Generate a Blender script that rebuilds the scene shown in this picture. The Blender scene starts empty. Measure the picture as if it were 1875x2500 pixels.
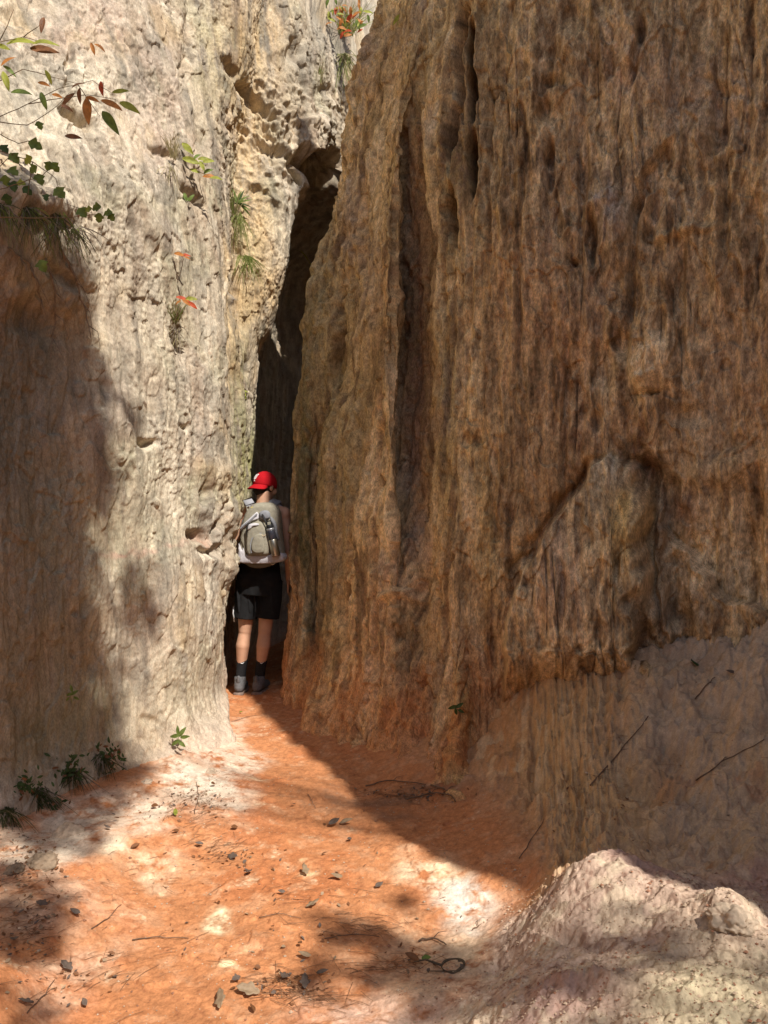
import bpy, bmesh, math, random
import numpy as np
from mathutils import Vector, Matrix
random.seed(7)
rng = np.random.default_rng(11)
scene = bpy.context.scene
COL = scene.collection
R = math.radians
# ------------------------------------------------------------------ camera, light
CAM_H = 1.45
F = 1637.0; CX = 829.5; CY = 1106.0            # focal length and centre in 1659 x 2212 picture units
cam_d = bpy.data.cameras.new('camera'); cam = bpy.data.objects.new('camera', cam_d); COL.objects.link(cam)
cam.location = (0, 0, CAM_H); cam.rotation_euler = (R(90), 0, 0)
cam_d.sensor_fit = 'AUTO'; cam_d.sensor_width = 36; cam_d.lens = F/2212*36
cam_d.clip_start = 0.05; cam_d.clip_end = 300
scene.camera = cam
SUN = np.array([-.37, .525, -.766]); SUN = SUN/np.linalg.norm(SUN)     # direction the light travels
sun_d = bpy.data.lights.new('sun', 'SUN'); sun = bpy.data.objects.new('sun', sun_d); COL.objects.link(sun)
sun_d.energy = 4.1; sun_d.angle = R(0.53); sun_d.color = (1.0, .95, .86)
sun.rotation_euler = Vector(-SUN).to_track_quat('Z', 'Y').to_euler()
world = bpy.data.worlds.new('World'); scene.world = world; world.use_nodes = True
nt = world.node_tree; bg = nt.nodes['Background']
sky = nt.nodes.new('ShaderNodeTexSky'); sky.sky_type = 'NISHITA'; sky.sun_disc = False
sky.sun_elevation = math.asin(-SUN[2]); sky.sun_rotation = math.atan2(-SUN[0], -SUN[1])
nt.links.new(sky.outputs[0], bg.inputs[0]); bg.inputs[1].default_value = 0.10
scene.view_settings.view_transform = 'Standard'; scene.view_settings.look = 'None'
scene.view_settings.exposure = 0.55; scene.view_settings.gamma = 1.0

# ------------------------------------------------------------------ helpers
def at(px, py, Y):
    return Vector(((px-CX)/F*Y, Y, CAM_H-(py-CY)/F*Y))
def tag(o, label=None, cat=None, group=None, kind=None):
    if label: o['label'] = label
    if cat: o['category'] = cat
    if group: o['group'] = group
    if kind: o['kind'] = kind
    return o
_perm = np.random.default_rng(3).permutation(256).astype(np.int32); _perm = np.concatenate([_perm, _perm, _perm])
_g = np.random.default_rng(5).normal(size=(256, 3)); _g = (_g/np.linalg.norm(_g, axis=1)[:, None]).astype(np.float32)
def perlin(x, y, z, seed=0):
    x = np.asarray(x, np.float32)+seed*17.31; y = np.asarray(y, np.float32)+seed*7.77; z = np.asarray(z, np.float32)-seed*3.13
    xi = np.floor(x).astype(np.int32); yi = np.floor(y).astype(np.int32); zi = np.floor(z).astype(np.int32)
    xf = x-xi; yf = y-yi; zf = z-zi
    u = xf*xf*xf*(xf*(xf*6-15)+10); v = yf*yf*yf*(yf*(yf*6-15)+10); w = zf*zf*zf*(zf*(zf*6-15)+10)
    xi &= 255; yi &= 255; zi &= 255
    def g(a, b, c):
        h = _perm[_perm[_perm[xi+a]+yi+b]+zi+c]
        q = _g[h]
        return q[..., 0]*(xf-a)+q[..., 1]*(yf-b)+q[..., 2]*(zf-c)
    def L(a, b, t): return a+(b-a)*t
    return 1.6*L(L(L(g(0, 0, 0), g(1, 0, 0), u), L(g(0, 1, 0), g(1, 1, 0), u), v),
             L(L(g(0, 0, 1), g(1, 0, 1), u), L(g(0, 1, 1), g(1, 1, 1), u), v), w)
def fbm(x, y, z, seed=0, n=3, gain=.5):
    s = 0; a = 1
    for i in range(n):
        s = s+a*perlin(x*2**i, y*2**i, z*2**i, seed+i*3); a *= gain
    return s
def sstep(a, b, x):
    t = np.clip((x-a)/(b-a), 0, 1); return t*t*(3-2*t)
def smooth1(A, s, axis):
    if s <= 0: return A
    k = int(s*3)+1; w = np.exp(-.5*(np.arange(-k, k+1)/s)**2); w /= w.sum()
    pad = [(0, 0)]*A.ndim; pad[axis] = (k, k)
    B = np.pad(A, pad, mode='edge'); out = np.zeros_like(A)
    n = A.shape[axis]
    for i, q in enumerate(w):
        sl = [slice(None)]*A.ndim; sl[axis] = slice(i, i+n); out += q*B[tuple(sl)]
    return out
def grid_mesh(name, X, Y, Z, colr, mat, flip=False):
    nr, nc = X.shape
    me = bpy.data.meshes.new(name)
    co = np.stack([X, Y, Z], -1).reshape(-1, 3).astype(np.float32)
    a = (np.arange(nr-1)[:, None]*nc+np.arange(nc-1)[None, :]).reshape(-1)
    q = np.stack([a, a+1, a+nc+1, a+nc], -1)
    if flip: q = q[:, ::-1]
    nq = len(q)
    me.vertices.add(len(co)); me.vertices.foreach_set('co', co.ravel())
    me.loops.add(nq*4); me.loops.foreach_set('vertex_index', q.ravel().astype(np.int32))
    me.polygons.add(nq); me.polygons.foreach_set('loop_start', np.arange(0, nq*4, 4, dtype=np.int32))
    me.polygons.foreach_set('use_smooth', np.ones(nq, bool))
    at_ = me.color_attributes.new('stone', 'FLOAT_COLOR', 'POINT')
    cc = np.concatenate([colr.reshape(-1, 3), np.ones((len(co), 1))], 1).astype(np.float32)
    at_.data.foreach_set('color', cc.ravel())
    me.update(calc_edges=True)
    me.materials.append(mat)
    o = bpy.data.objects.new(name, me); COL.objects.link(o)
    return o
def stone_mat(name, grain=220., bump=.5, var=.25, sx=(1, 1, .35), rough=.95, fine=.003):
    m = bpy.data.materials.new(name); m.use_nodes = True
    t = m.node_tree; b = t.nodes['Principled BSDF']
    b.inputs['Roughness'].default_value = rough; b.inputs['Specular IOR Level'].default_value = .12
    tc = t.nodes.new('ShaderNodeTexCoord'); mp = t.nodes.new('ShaderNodeMapping'); mp.inputs['Scale'].default_value = sx
    t.links.new(tc.outputs['Object'], mp.inputs[0])
    ca = t.nodes.new('ShaderNodeVertexColor'); ca.layer_name = 'stone'
    n1 = t.nodes.new('ShaderNodeTexNoise'); n1.inputs['Scale'].default_value = grain; n1.inputs['Detail'].default_value = 4
    t.links.new(mp.outputs[0], n1.inputs[0])
    n2 = t.nodes.new('ShaderNodeTexNoise'); n2.inputs['Scale'].default_value = grain*.22; n2.inputs['Detail'].default_value = 5
    n2.inputs['Roughness'].default_value = .65
    t.links.new(mp.outputs[0], n2.inputs[0])
    ad = t.nodes.new('ShaderNodeMath'); ad.operation = 'ADD'
    t.links.new(n1.outputs[0], ad.inputs[0]); t.links.new(n2.outputs[0], ad.inputs[1])
    mr = t.nodes.new('ShaderNodeMapRange'); mr.inputs[1].default_value = .65; mr.inputs[2].default_value = 1.35
    mr.inputs[3].default_value = 1-var; mr.inputs[4].default_value = 1+var
    t.links.new(ad.outputs[0], mr.inputs[0])
    mx = t.nodes.new('ShaderNodeVectorMath'); mx.operation = 'SCALE'
    t.links.new(ca.outputs[0], mx.inputs[0]); t.links.new(mr.outputs[0], mx.inputs['Scale'])
    t.links.new(mx.outputs[0], b.inputs['Base Color'])
    bp = t.nodes.new('ShaderNodeBump'); bp.inputs['Strength'].default_value = bump; bp.inputs['Distance'].default_value = fine
    t.links.new(ad.outputs[0], bp.inputs['Height']); t.links.new(bp.outputs[0], b.inputs['Normal'])
    return m

# a column is a list of points going up; ('p', py, px, Y) from the picture or ('w', z, X, Y)
def P_(*rows): return ('p', rows)
def W_(*rows): return ('w', rows)
def col_xyz(c, zs):
    k, rows = c
    if k == 'p':
        pts = [at(px, py, Y) for (py, px, Y) in rows]; z = [p.z for p in pts]; x = [p.x for p in pts]; y = [p.y for p in pts]
    else:
        z = [r[0] for r in rows]; x = [r[1] for r in rows]; y = [r[2] for r in rows]
    o = np.argsort(z); z = np.array(z)[o]; x = np.array(x)[o]; y = np.array(y)[o]
    return np.interp(zs, z, x), np.interp(zs, z, y)
def surface(cols, counts, zs, su=3., sv=6.):
    CXs, CYs = zip(*[col_xyz(c, zs) for c in cols])
    CXs = np.array(CXs); CYs = np.array(CYs)         # ncol x nz
    tt = []
    for i, n in enumerate(counts): tt += list(i+np.arange(n)/n)
    tt.append(len(cols)-1); tt = np.array(tt)
    i0 = np.minimum(tt.astype(int), len(cols)-2); fr = (tt-i0)[:, None]
    X = CXs[i0]*(1-fr)+CXs[i0+1]*fr; Y = CYs[i0]*(1-fr)+CYs[i0+1]*fr
    X = smooth1(smooth1(X, su, 0), sv, 1); Y = smooth1(smooth1(Y, su, 0), sv, 1)
    Z = np.broadcast_to(zs[None, :], X.shape).copy()
    return X, Y, Z, tt
def normals(X, Y, Z, s=4):
    X = smooth1(smooth1(X, s, 0), s, 1); Y = smooth1(smooth1(Y, s, 0), s, 1)
    du = np.stack([np.gradient(a, axis=0) for a in (X, Y, Z)], -1)
    dv = np.stack([np.gradient(a, axis=1) for a in (X, Y, Z)], -1)
    n = np.cross(du, dv); l = np.linalg.norm(n, axis=-1, keepdims=True)
    return n/np.maximum(l, 1e-9)
def proj(X, Y, Z):
    Ys = np.where(Y > .3, Y, np.nan)
    return np.nan_to_num(CX+F*X/Ys, nan=-9999), np.nan_to_num(CY-F*(Z-CAM_H)/Ys, nan=-9999)
def stamp(px, py, s, wob=None):
    """soft ellipse (cx, cy, rx, ry, tilt degrees)"""
    cx, cy, rx, ry, ang = s[:5]
    a = R(ang); dx = px-cx; dy = py-cy
    if wob is not None: dx = dx+wob[0]; dy = dy+wob[1]
    u = (dx*math.cos(a)+dy*math.sin(a))/rx; v = (-dx*math.sin(a)+dy*math.cos(a))/ry
    return np.exp(-(u*u+v*v)**1.5)
def mixc(base, c, m):
    return base*(1-m[..., None])+np.array(c)*m[..., None]
# ------------------------------------------------------------------ the two cliffs
zs = np.concatenate([np.arange(-.3, 5.9, .0062), np.linspace(5.95, 10.4, 70)])
LC = [W_((0, -3.4, -1.6)), W_((0, -3.0, 1.2)), W_((0, -2.6, 2.3)),
 P_((1760,-40,3.2),(1700,-40,3.3),(1300,-30,3.4),(900,-30,3.45),(650,-30,3.45),(540,-30,3.32),(450,-30,3.35),(300,-30,3.6),(0,-30,4.05),(-300,-30,4.6),(-700,-30,5.0)),
 P_((1740,110,3.55),(1600,110,3.7),(1100,110,3.75),(700,110,3.8),(540,110,3.66),(430,110,3.7),(300,110,3.9),(0,110,4.4),(-300,110,4.9),(-700,100,5.4)),
 P_((1710,220,3.8),(1600,220,3.95),(1100,220,4.02),(700,220,4.08),(500,220,4.05),(300,220,4.25),(0,220,4.65),(-300,220,5.25),(-700,200,5.9)),
 P_((1660,400,4.2),(1600,400,4.35),(1500,400,4.48),(1100,400,4.6),(700,400,4.65),(400,400,4.8),(0,400,5.3),(-300,400,5.9),(-700,400,6.5)),
 P_((1640,470,4.4),(1560,460,4.75),(1500,455,4.9),(1300,470,4.95),(1100,490,5.0),(900,485,5.0),(700,478,5.0),(500,470,5.1),(300,470,5.35),(0,500,5.7),(-300,530,6.2),(-700,550,7)),
 P_((1630,505,4.5),(1590,495,4.75),(1500,475,5.2),(1380,472,5.25),(1250,490,5.3),(1100,514,5.3),(900,516,5.35),(700,500,5.35),(500,495,5.5),(300,500,5.75),(0,560,6.1),(-300,600,6.5),(-700,650,7.2)),
 P_((1560,490,5.0),(1500,472,5.9),(1380,474,5.9),(1250,488,5.9),(1100,514,5.9),(900,520,5.85),(700,506,5.8),(500,500,5.85),(300,508,6.05),(0,575,6.3),(-300,620,6.7),(-700,670,7.2)),
 P_((1500,480,6.4),(1380,480,6.4),(1250,490,6.4),(1100,528,6.2),(900,536,6.1),(700,545,6.0),(600,570,6.0),(500,580,6.0),(300,600,6.1),(0,650,6.6),(-300,690,7),(-700,720,7.5)),
 P_((1500,492,6.9),(1380,492,6.9),(1250,500,6.8),(1100,548,6.5),(760,552,6.3),(690,592,6.25),(600,626,6.2),(500,638,6.2),(420,650,6.25),(395,690,6.35),(300,700,6.5),(200,705,6.9),(0,730,7.3),(-300,800,8),(-700,850,8.5)),
 W_((-.3,-1.35,7.4),(4.1,-1.25,7.4),(4.5,-.9,7.3),(4.75,-.45,7.3),(7,-.1,8.2),(10,0,9)),
 W_((-.3,-1.2,8.6),(4.1,-1.1,8.6),(4.5,-.6,8.3),(4.8,.0,8.0),(7,.4,9.),(10,.5,10)),
 W_((-.3,.0,9.6),(4.2,.1,9.6),(4.7,.8,9.),(10,1.2,10)), W_((0, 1.4, 9.8))]
Ln = [12, 14, 120, 130, 90, 120, 70, 50, 40, 60, 70, 60, 60, 30, 12]
EDGE1 = [(1560,596,5.9),(1500,600,5.95),(1400,609,6),(1300,617,6),(1100,632,6),(900,640,6),(800,645,6),(700,652,6),(650,659,6),(580,678,6),(500,700,6),(440,719,6),(400,733,6),(350,739,6),(300,742,6),(200,757,6),(100,788,6),(0,826,6),(-150,860,5.9),(-500,930,5.8),(-900,1000,5.8)]
RC = [W_((0, .9, 9.4),(4.4,.9,9.4),(7,1.6,9.4)), W_((0, -.2, 8.3),(4.3,-.1,8.3),(5.5,.35,8.3),(7,.9,8.3)), W_((0, -.52, 7.2),(3.3,-.52,7.2),(4.4,-.22,7.2),(5.5,.12,7.1),(7,.5,7.0)),
 P_(*EDGE1),
 P_((1530,640,5.45),(1500,640,5.6),(1300,655,5.75),(1100,664,5.78),(900,667,5.78),(700,690,5.75),(500,735,5.75),(300,775,5.75),(0,860,5.6),(-500,960,5.5)),
 P_((1540,652,5.3),(1500,662,5.42),(1400,686,5.6),(1300,696,5.8),(1100,690,5.85),(950,694,5.85),(900,705,5.75),(850,738,5.7),(700,745,5.55),(500,770,5.55),(300,800,5.5),(0,880,5.4),(-500,970,5.3)),
 P_((1570,650,5.0),(1500,672,5.15),(1420,693,5.25),(1300,706,5.3),(1100,698,5.32),(950,703,5.32),(900,718,5.34),(855,750,5.35),(700,765,5.4),(500,788,5.4),(300,818,5.35),(0,890,5.3),(-500,980,5.2)),
 P_((1650,790,4.4),(1600,778,4.6),(1500,778,4.8),(1400,780,4.9),(1100,775,4.95),(900,790,4.95),(700,800,5.05),(500,815,5.1),(300,835,5.1),(0,905,5.0),(-500,985,4.95)),
 P_((1690,850,4.1),(1600,850,4.4),(1400,850,4.58),(1200,852,4.66),(1000,848,4.66),(800,853,4.7),(500,856,4.8),(300,860,4.85),(150,885,4.85),(0,922,4.85),(-500,990,4.8)),
 P_((1690,870,4.08),(1600,868,4.38),(1400,866,4.56),(1200,858,4.82),(1000,854,5.02),(800,858,5.06),(500,862,5.06),(300,868,4.97),(150,895,4.86),(0,935,4.8),(-500,1000,4.75)),
 P_((1700,912,4.0),(1600,912,4.28),(1400,915,4.46),(1200,916,4.64),(1000,912,4.82),(800,912,4.86),(500,912,4.88),(300,912,4.8),(0,953,4.75),(-500,1010,4.7)),
 P_((1710,940,3.9),(1600,938,4.2),(1400,935,4.36),(1200,931,4.46),(800,931,4.52),(500,929,4.56),(300,929,4.6),(0,965,4.65),(-500,1020,4.65)),
 P_((1780,1000,3.55),(1700,985,3.85),(1600,975,4.05),(1400,975,4.2),(1000,980,4.35),(500,985,4.42),(0,1000,4.5),(-500,1060,4.5)),
 P_((1750,1060,3.7),(1600,1050,4.05),(1400,1050,4.17),(1000,1060,4.25),(500,1070,4.3),(0,1080,4.4),(-500,1100,4.5)),
 P_((1700,1200,3.9),(1600,1200,4.0),(1400,1200,4.12),(1000,1200,4.12),(500,1200,4.18),(0,1200,4.28),(-500,1200,4.35)),
 P_((1600,1330,3.95),(1400,1330,4.05),(1000,1330,4.02),(500,1330,4.07),(0,1330,4.15),(-500,1330,4.2)),
 P_((1600,1500,3.8),(1400,1500,3.88),(1000,1500,3.85),(500,1500,3.9),(0,1500,4.0),(-500,1500,4.0)),
 P_((1600,1690,3.5),(1300,1690,3.6),(1000,1690,3.6),(500,1690,3.65),(0,1690,3.7),(-500,1690,3.7)),
 W_((0, 2.5, 2.9), (5, 2.3, 2.9), (10, 1.62, 2.95)), W_((0, 2.8, 2.0), (5, 2.5, 2.1), (9, 2.05, 2.2)),
 W_((0, 3.0, .7), (6.7, 2.50, .65)), W_((0, 3.1, -.4), (5.6, 2.80, -.5)), W_((0, 3.2, -.7), (5.4, 3.04, -.72)), W_((0, 3.3, -.95), (5.3, 3.15, -.95)), W_((0, 3.5, -1.2), (5, 3.3, -1.2)), W_((0, 3.9, -2.2))]
RTOP = [5.6,5.7,5.9]+[6.4]*14+[7.2, 10., 9.0, 6.75, 5.72, 5.55, 5.3, 4.9, 2.8]
Rn = [20, 25, 50, 60, 34, 24, 60, 60, 16, 34, 16, 34, 60, 105, 90, 110, 130, 60, 20, 20, 20, 12, 8, 8, 12]

def displace(X, Y, Z, h, n):
    return X+n[..., 0]*h, Y+n[..., 1]*h, Z+n[..., 2]*h
rockL = stone_mat('pale_sandstone', 170, .9, .38, (1, 1, .5))
rockR = stone_mat('ochre_sandstone', 150, 1., .62, (1, 1, .45))
sandM = stone_mat('orange_sand', 150, .8, .24, (1, 1, 1))

def left_cliff():
    X, Y, Z, tt = surface(LC, Ln, zs, 4., 7.)
    N = normals(X, Y, Z)
    if N[300, 300, 1] > 0: N = -N
    px, py = proj(X, Y, Z)
    w1 = fbm(X*1.6, Y*1.6, Z*1.1, 1, 3); w2 = fbm(X*3, Y*3, Z*1.5, 21, 3)
    wob = (22*w1, 22*w2)
    xs = X+.05*w2; ys = Y+.05*w1
    fl1 = perlin(xs*4, ys*4, Z*.55, 31); fl2 = perlin(xs*10, ys*10, Z*.9, 32); fl3 = perlin(xs*24, ys*24, Z*2.4, 33)
    gr = perlin(X*38, Y*38, Z*30, 41); gr2 = perlin(X*75, Y*75, Z*55, 42)
    patch = sstep(-.15, .35, fbm(X*2.2, Y*2.2, Z*1.2, 51, 3))
    chip = perlin(xs*9+.5*Z, ys*9, Z*5, 61)
    w3 = perlin(X*13, Y*13, Z*11, 45)
    ragm = stamp(px, py, (650, 320, 150, 150, 0))+.6*stamp(px, py, (560, 240, 80, 90, 0))+.5*stamp(px, py, (480, 1150, 60, 130, 0))
    h = .05*w1+.018*fl1-.014*np.abs(fl2)-.007*np.abs(fl3)
    h += (.003+.004*patch)*gr+(.002+.003*patch)*gr2-(.002+.004*patch)*sstep(.2, .55, perlin(X*34, Y*34, Z*16, 43))
    h -= .011*sstep(.38, .62, perlin(xs*12, ys*12, Z*5+w2, 44))*sstep(-.2, .3, w2)
    h -= .012*np.exp(-(perlin(xs*9, ys*9, Z*1.1, 46)/.06)**2)*sstep(.0, .35, perlin(xs*3, ys*3, Z*2, 47))
    h += ragm*(.035*perlin(X*8, Y*8, Z*16, 50)+.05*perlin(X*5, Y*5, Z*5, 48)-.05*np.abs(perlin(X*11, Y*11, Z*8, 49))+.02*w3+.008*gr)
    h -= .02*sstep(.45, .8, chip)
    pl1 = perlin(X*5+.3*w3, Y*5, Z*2.6+.3*w3, 91); pl2 = perlin(X*14+.4*w3, Y*14, Z*8.0+.4*w3, 92)
    h += .012*sstep(0, .035, pl1)+.006*sstep(.1, .16, pl2)
    wob = (wob[0]+14*w3, wob[1]+14*w3)
    # sloping shoulder running down from the upper left, creases, holes
    for s, d in L_DENT:
        h += d*stamp(px, py, s, (wob[0]*.55, wob[1]*.55))
    h *= sstep(-.3, 1., Z)*.25+.75
    # colour
    n1 = fbm(xs*3.2, ys*3.2, Z*.8, 81, 3); n2 = fbm(xs*11, ys*11, Z*1.1, 82, 3); n3 = .6*fbm(xs*28, ys*28, Z*4, 83, 2)+.55*perlin(X*62, Y*62, Z*50, 85)+.3*perlin(xs*16, ys*16, Z*.7, 86)
    n4 = fbm(X*2, Y*2, Z*2, 84, 3)
    c = np.zeros(X.shape+(3,)); c[:] = (.47, .395, .295)
    c = mixc(c, (.375, .305, .245), sstep(-.1, .6, n1)*.8)       # pinkish beige
    c = mixc(c, (.60, .53, .42), sstep(.0, .6, n2)*.8)       # cream streaks
    c = mixc(c, (.25, .21, .165), sstep(.0, .6, -n2)*.75)      # grey streaks
    c = mixc(c, (.50, .36, .19), sstep(.2, .7, n4)*.5)
    c = mixc(c, (.36, .335, .215), sstep(.15, .6, -n4)*.45)     # faint algae
    c = mixc(c, (.26, .16, .10), sstep(.35, .8, n3*.7+.6*n2)*.6)
    st = perlin(xs*15, ys*15, Z*.45, 87)+.5*perlin(xs*33, ys*33, Z*.9, 88)
    c = mixc(c, (.20, .165, .125), sstep(.12, .6, st)*sstep(-.3, .3, n1+.3)*.6)
    c = mixc(c, (.62, .53, .40), sstep(.15, .6, -st)*.4)
    mo = fbm(X*4.5, Y*4.5, Z*2.6, 93, 4, .65)
    c = mixc(c, (.23, .205, .165), sstep(.12, .55, mo)*.6); c = mixc(c, (.30, .21, .14), sstep(.2, .6, -mo)*.4)
    for s, k, a in L_STAIN_TONE:
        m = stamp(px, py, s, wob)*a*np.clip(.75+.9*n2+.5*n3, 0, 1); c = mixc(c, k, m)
    c *= (1+.22*n3)[..., None]
    foot = sstep(.45, .0, Z+.12*w2)
    c = mixc(c, (.56, .46, .36), foot*.6)
    c = mixc(c, (.66, .50, .38), sstep(.30, .05, Z+.12*w1)*sstep(300, 420, px)*.7); c = mixc(c, (.58, .28, .13), sstep(.10, -.05, Z+.12*w1)*.6)
    X2, Y2, Z2 = displace(X, Y, Z, h, N)
    o = grid_mesh('pale_cliff', X2, Y2, Z2, np.clip(c, .01, .9), rockL)
    tag(o, 'tall pale cream rock face lit by the sun on the left of the narrow slot', kind='structure')
    return X2, Y2, Z2
def right_cliff():
    X, Y, Z, tt = surface(RC, Rn, zs, 3., 7.)
    top = np.interp(tt, np.arange(len(RTOP)), RTOP)[:, None]
    N = normals(X, Y, Z)
    if N[500, 300, 1] > 0: N = -N
    w1 = fbm(X*1.5, Y*1.5, Z*.8, 101, 3); w2 = fbm(X*3.5, Y*3.5, Z*1.4, 121, 3)
    px, py = proj(X, Y, Z)
    wob = (20*w1, 22*w2)
    amt = sstep(900, 1250, px)                                  # rougher, more broken to the right
    xs = X+.022*w2; ys = Y+.022*w1
    w3 = perlin(X*12, Y*12, Z*9, 145)
    r1 = perlin(xs*4.5, ys*4.5, Z*.35, 131); r2 = perlin(xs*10, ys*10, Z*.6, 132)
    r3 = perlin(xs*22, ys*22, Z*1.8, 133); r4 = perlin(xs*44, ys*44, Z*6.0, 134)
    b1 = perlin(X*7, Y*7, Z*2.8, 141); b2 = perlin(X*15, Y*15, Z*5.5, 142); b3 = perlin(X*30, Y*30, Z*13, 143)
    gr = perlin(X*58, Y*58, Z*38, 151); gr3 = perlin(X*32, Y*32, Z*20, 152)
    lump = perlin(X*2.4, Y*2.4, Z*1.3, 144)
    h = .06*w1-.04*np.abs(r1)-.040*np.abs(r2)-.020*np.abs(r3)-.007*np.abs(r4)
    pm = .25+1.0*sstep(-.3, .35, fbm(X*1.9, Y*1.9, Z*1.3, 176, 2)); pm2 = sstep(-.1, .3, fbm(X*2.5, Y*2.5, Z*1.7, 177, 2))
    h += amt*(.06*lump-.055*np.abs(b1)*pm-.036*np.abs(b2)*pm2-.014*np.abs(b3)*pm)
    pl1 = perlin(X*5+.3*w3, Y*5, Z*2.0+.3*w3, 178); pl2 = perlin(X*13+.4*w3, Y*13, Z*5.0+.4*w3, 179); pl3 = perlin(X*26, Y*26, Z*9, 180)
    h += .018*sstep(0, .035, pl1)+.009*sstep(.05, .11, pl2)-.006*sstep(.2, .3, pl3)
    h -= .014*sstep(.25, .5, b2)*(1-.5*amt)
    h -= .045*sstep(.42, .7, perlin(xs*7, ys*7, Z*.9, 161))*sstep(-.1, .3, w1+.2*amt)
    cv = perlin(xs*12, ys*12, Z*.7, 173); h -= .024*np.exp(-(cv/.05)**2)*sstep(.05, .4, perlin(X*3, Y*3, Z*1.6, 174))
    h += .0045*gr+.004*gr3-.008*sstep(.25, .55, perlin(X*26, Y*26, Z*8, 175))
    wob = (wob[0]+12*w3, wob[1]+16*w3)
    for s, d in R_DENT:
        m = stamp(px, py, s, (wob[0]*.5, wob[1]*.5)); h += d*(np.clip(m*1.8-.25, 0, 1) if d < -.08 else m)
    em = np.exp(-((tt[:, None]-3.1)/.75)**2)*sstep(1.6, 3.0, Z); h += em*(.05*perlin(X*4, Y*4, Z*4.5, 188)+.035*perlin(X*9, Y*9, Z*10, 189)-.03*np.abs(perlin(X*14, Y*14, Z*5, 190)))
    # stepped buttress with its peak, standing proud of the wall
    bx = np.interp(py, [970, 985, 1010, 1060, 1120, 1180, 1240, 1400, 1600], [1320, 1310, 1285, 1240, 1190, 1130, 1095, 1060, 1030])
    cx = np.interp(py, [970, 985, 1010, 1060, 1100, 1250, 1340, 1420, 1600], [1322, 1345, 1375, 1405, 1420, 1435, 1440, 1450, 1560])
    pxw = px+34*w2+16*w3+26*w1
    inb = sstep(1540, 1400, py)*sstep(0, 13, pxw-bx)*sstep(0, 46, cx-pxw)*sstep(975, 1000, py+10*w1)
    h += .30*inb*(.6+.4*sstep(980, 1250, py))
    vb = sstep(975, 1010, py)*sstep(1500, 1380, py); h -= vb*(.09*np.exp(-((pxw-bx+20)/15)**2)*sstep(1260, 1200, py)+.12*np.exp(-((pxw-cx-26)/24)**2))
    # second lobe to the right of it: edge running down from (1430,1130) to (1560,1300)
    ex = np.interp(py, [1080, 1130, 1200, 1260, 1300, 1330], [1440, 1450, 1490, 1540, 1600, 1680])
    inc = sstep(0, 14, ex-pxw)*sstep(1090, 1110, py)*sstep(1425, 1445, pxw)
    h += .12*inc
    n1 = fbm(xs*3, ys*3, Z*.7, 181, 3); n2 = fbm(xs*12, ys*12, Z*1.2, 182, 3); n3 = .5*fbm(xs*30, ys*30, Z*7, 183, 2)+.8*perlin(X*60, Y*60, Z*36, 185)+.25*b2; n4 = fbm(X*2, Y*2, Z*1.4, 184, 3)
    c = np.zeros(X.shape+(3,)); c[:] = (.68, .485, .25)
    c = mixc(c, (.56, .36, .175), sstep(-.1, .5, n1)*.7)
    c = mixc(c, (.78, .61, .38), sstep(.05, .6, n2)*.7)
    c = mixc(c, (.16, .095, .05), sstep(.0, .6, -n2)*.75)
    c = mixc(c, (.42, .33, .26), sstep(.2, .6, n4)*.5)
    c = mixc(c, (.30, .215, .09), sstep(.2, .6, -n4)*.45*(1-.6*amt))
    c = mixc(c, (.14, .085, .06), sstep(.3, .8, n3*.8-.6*n2)*.55)
    c = mixc(c, (.60, .50, .35), np.exp(-((pxw-bx-14)/15)**2)*sstep(970, 1000, py)*sstep(1450, 1200, py)*.75)
    c = mixc(c, (.76, .61, .37), inb*.7*sstep(1480, 1200, py)); c = mixc(c, (.62, .46, .26), inc*.5)
    c = mixc(c, (.15, .09, .05), sstep(.06, .0, pl1)*sstep(-.05, 0, pl1)*.3+sstep(.3, .45, pl3)*.45)
    ridge = np.clip(1-np.abs(r3)*3.2, 0, 1)
    c = mixc(c, (.58, .42, .25), (ridge*.5+np.clip(1-np.abs(b2)*5, 0, 1)+np.clip(1-np.abs(b1)*7, 0, 1))*amt*.6)
    c = mixc(c, (.22, .135, .075), sstep(.18, .45, np.abs(b2))*amt*.6)
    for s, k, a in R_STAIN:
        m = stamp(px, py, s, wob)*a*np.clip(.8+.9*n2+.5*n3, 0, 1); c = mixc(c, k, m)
    c *= (1+.44*n3)[..., None]
    c = mixc(c, (.52, .22, .085), sstep(.75, .05, Z+.35*w2+.2*w1)*sstep(1150, 1000, px)*.75)
    X2, Y2, Z2 = displace(X, Y, Z, h, N)
    Z2 = np.minimum(Z2, top)
    o = grid_mesh('ochre_cliff', X2, Y2, Z2, np.clip(c, .01, .9), rockR)
    tag(o, 'towering fluted ochre brown rock face in shade on the right of the slot', kind='structure')
    return X2, Y2, Z2
CREAM = (.62, .55, .43); OCH = (.58, .40, .19); GREY = (.30, .27, .22); GREEN = (.20, .20, .07); BROWN = (.20, .11, .06); DARK = (.07, .05, .035); MAUVE = (.36, .27, .23); PINK = (.46, .33, .26); ORANGE = (.58, .27, .12); TAN = (.66, .50, .30)
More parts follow.
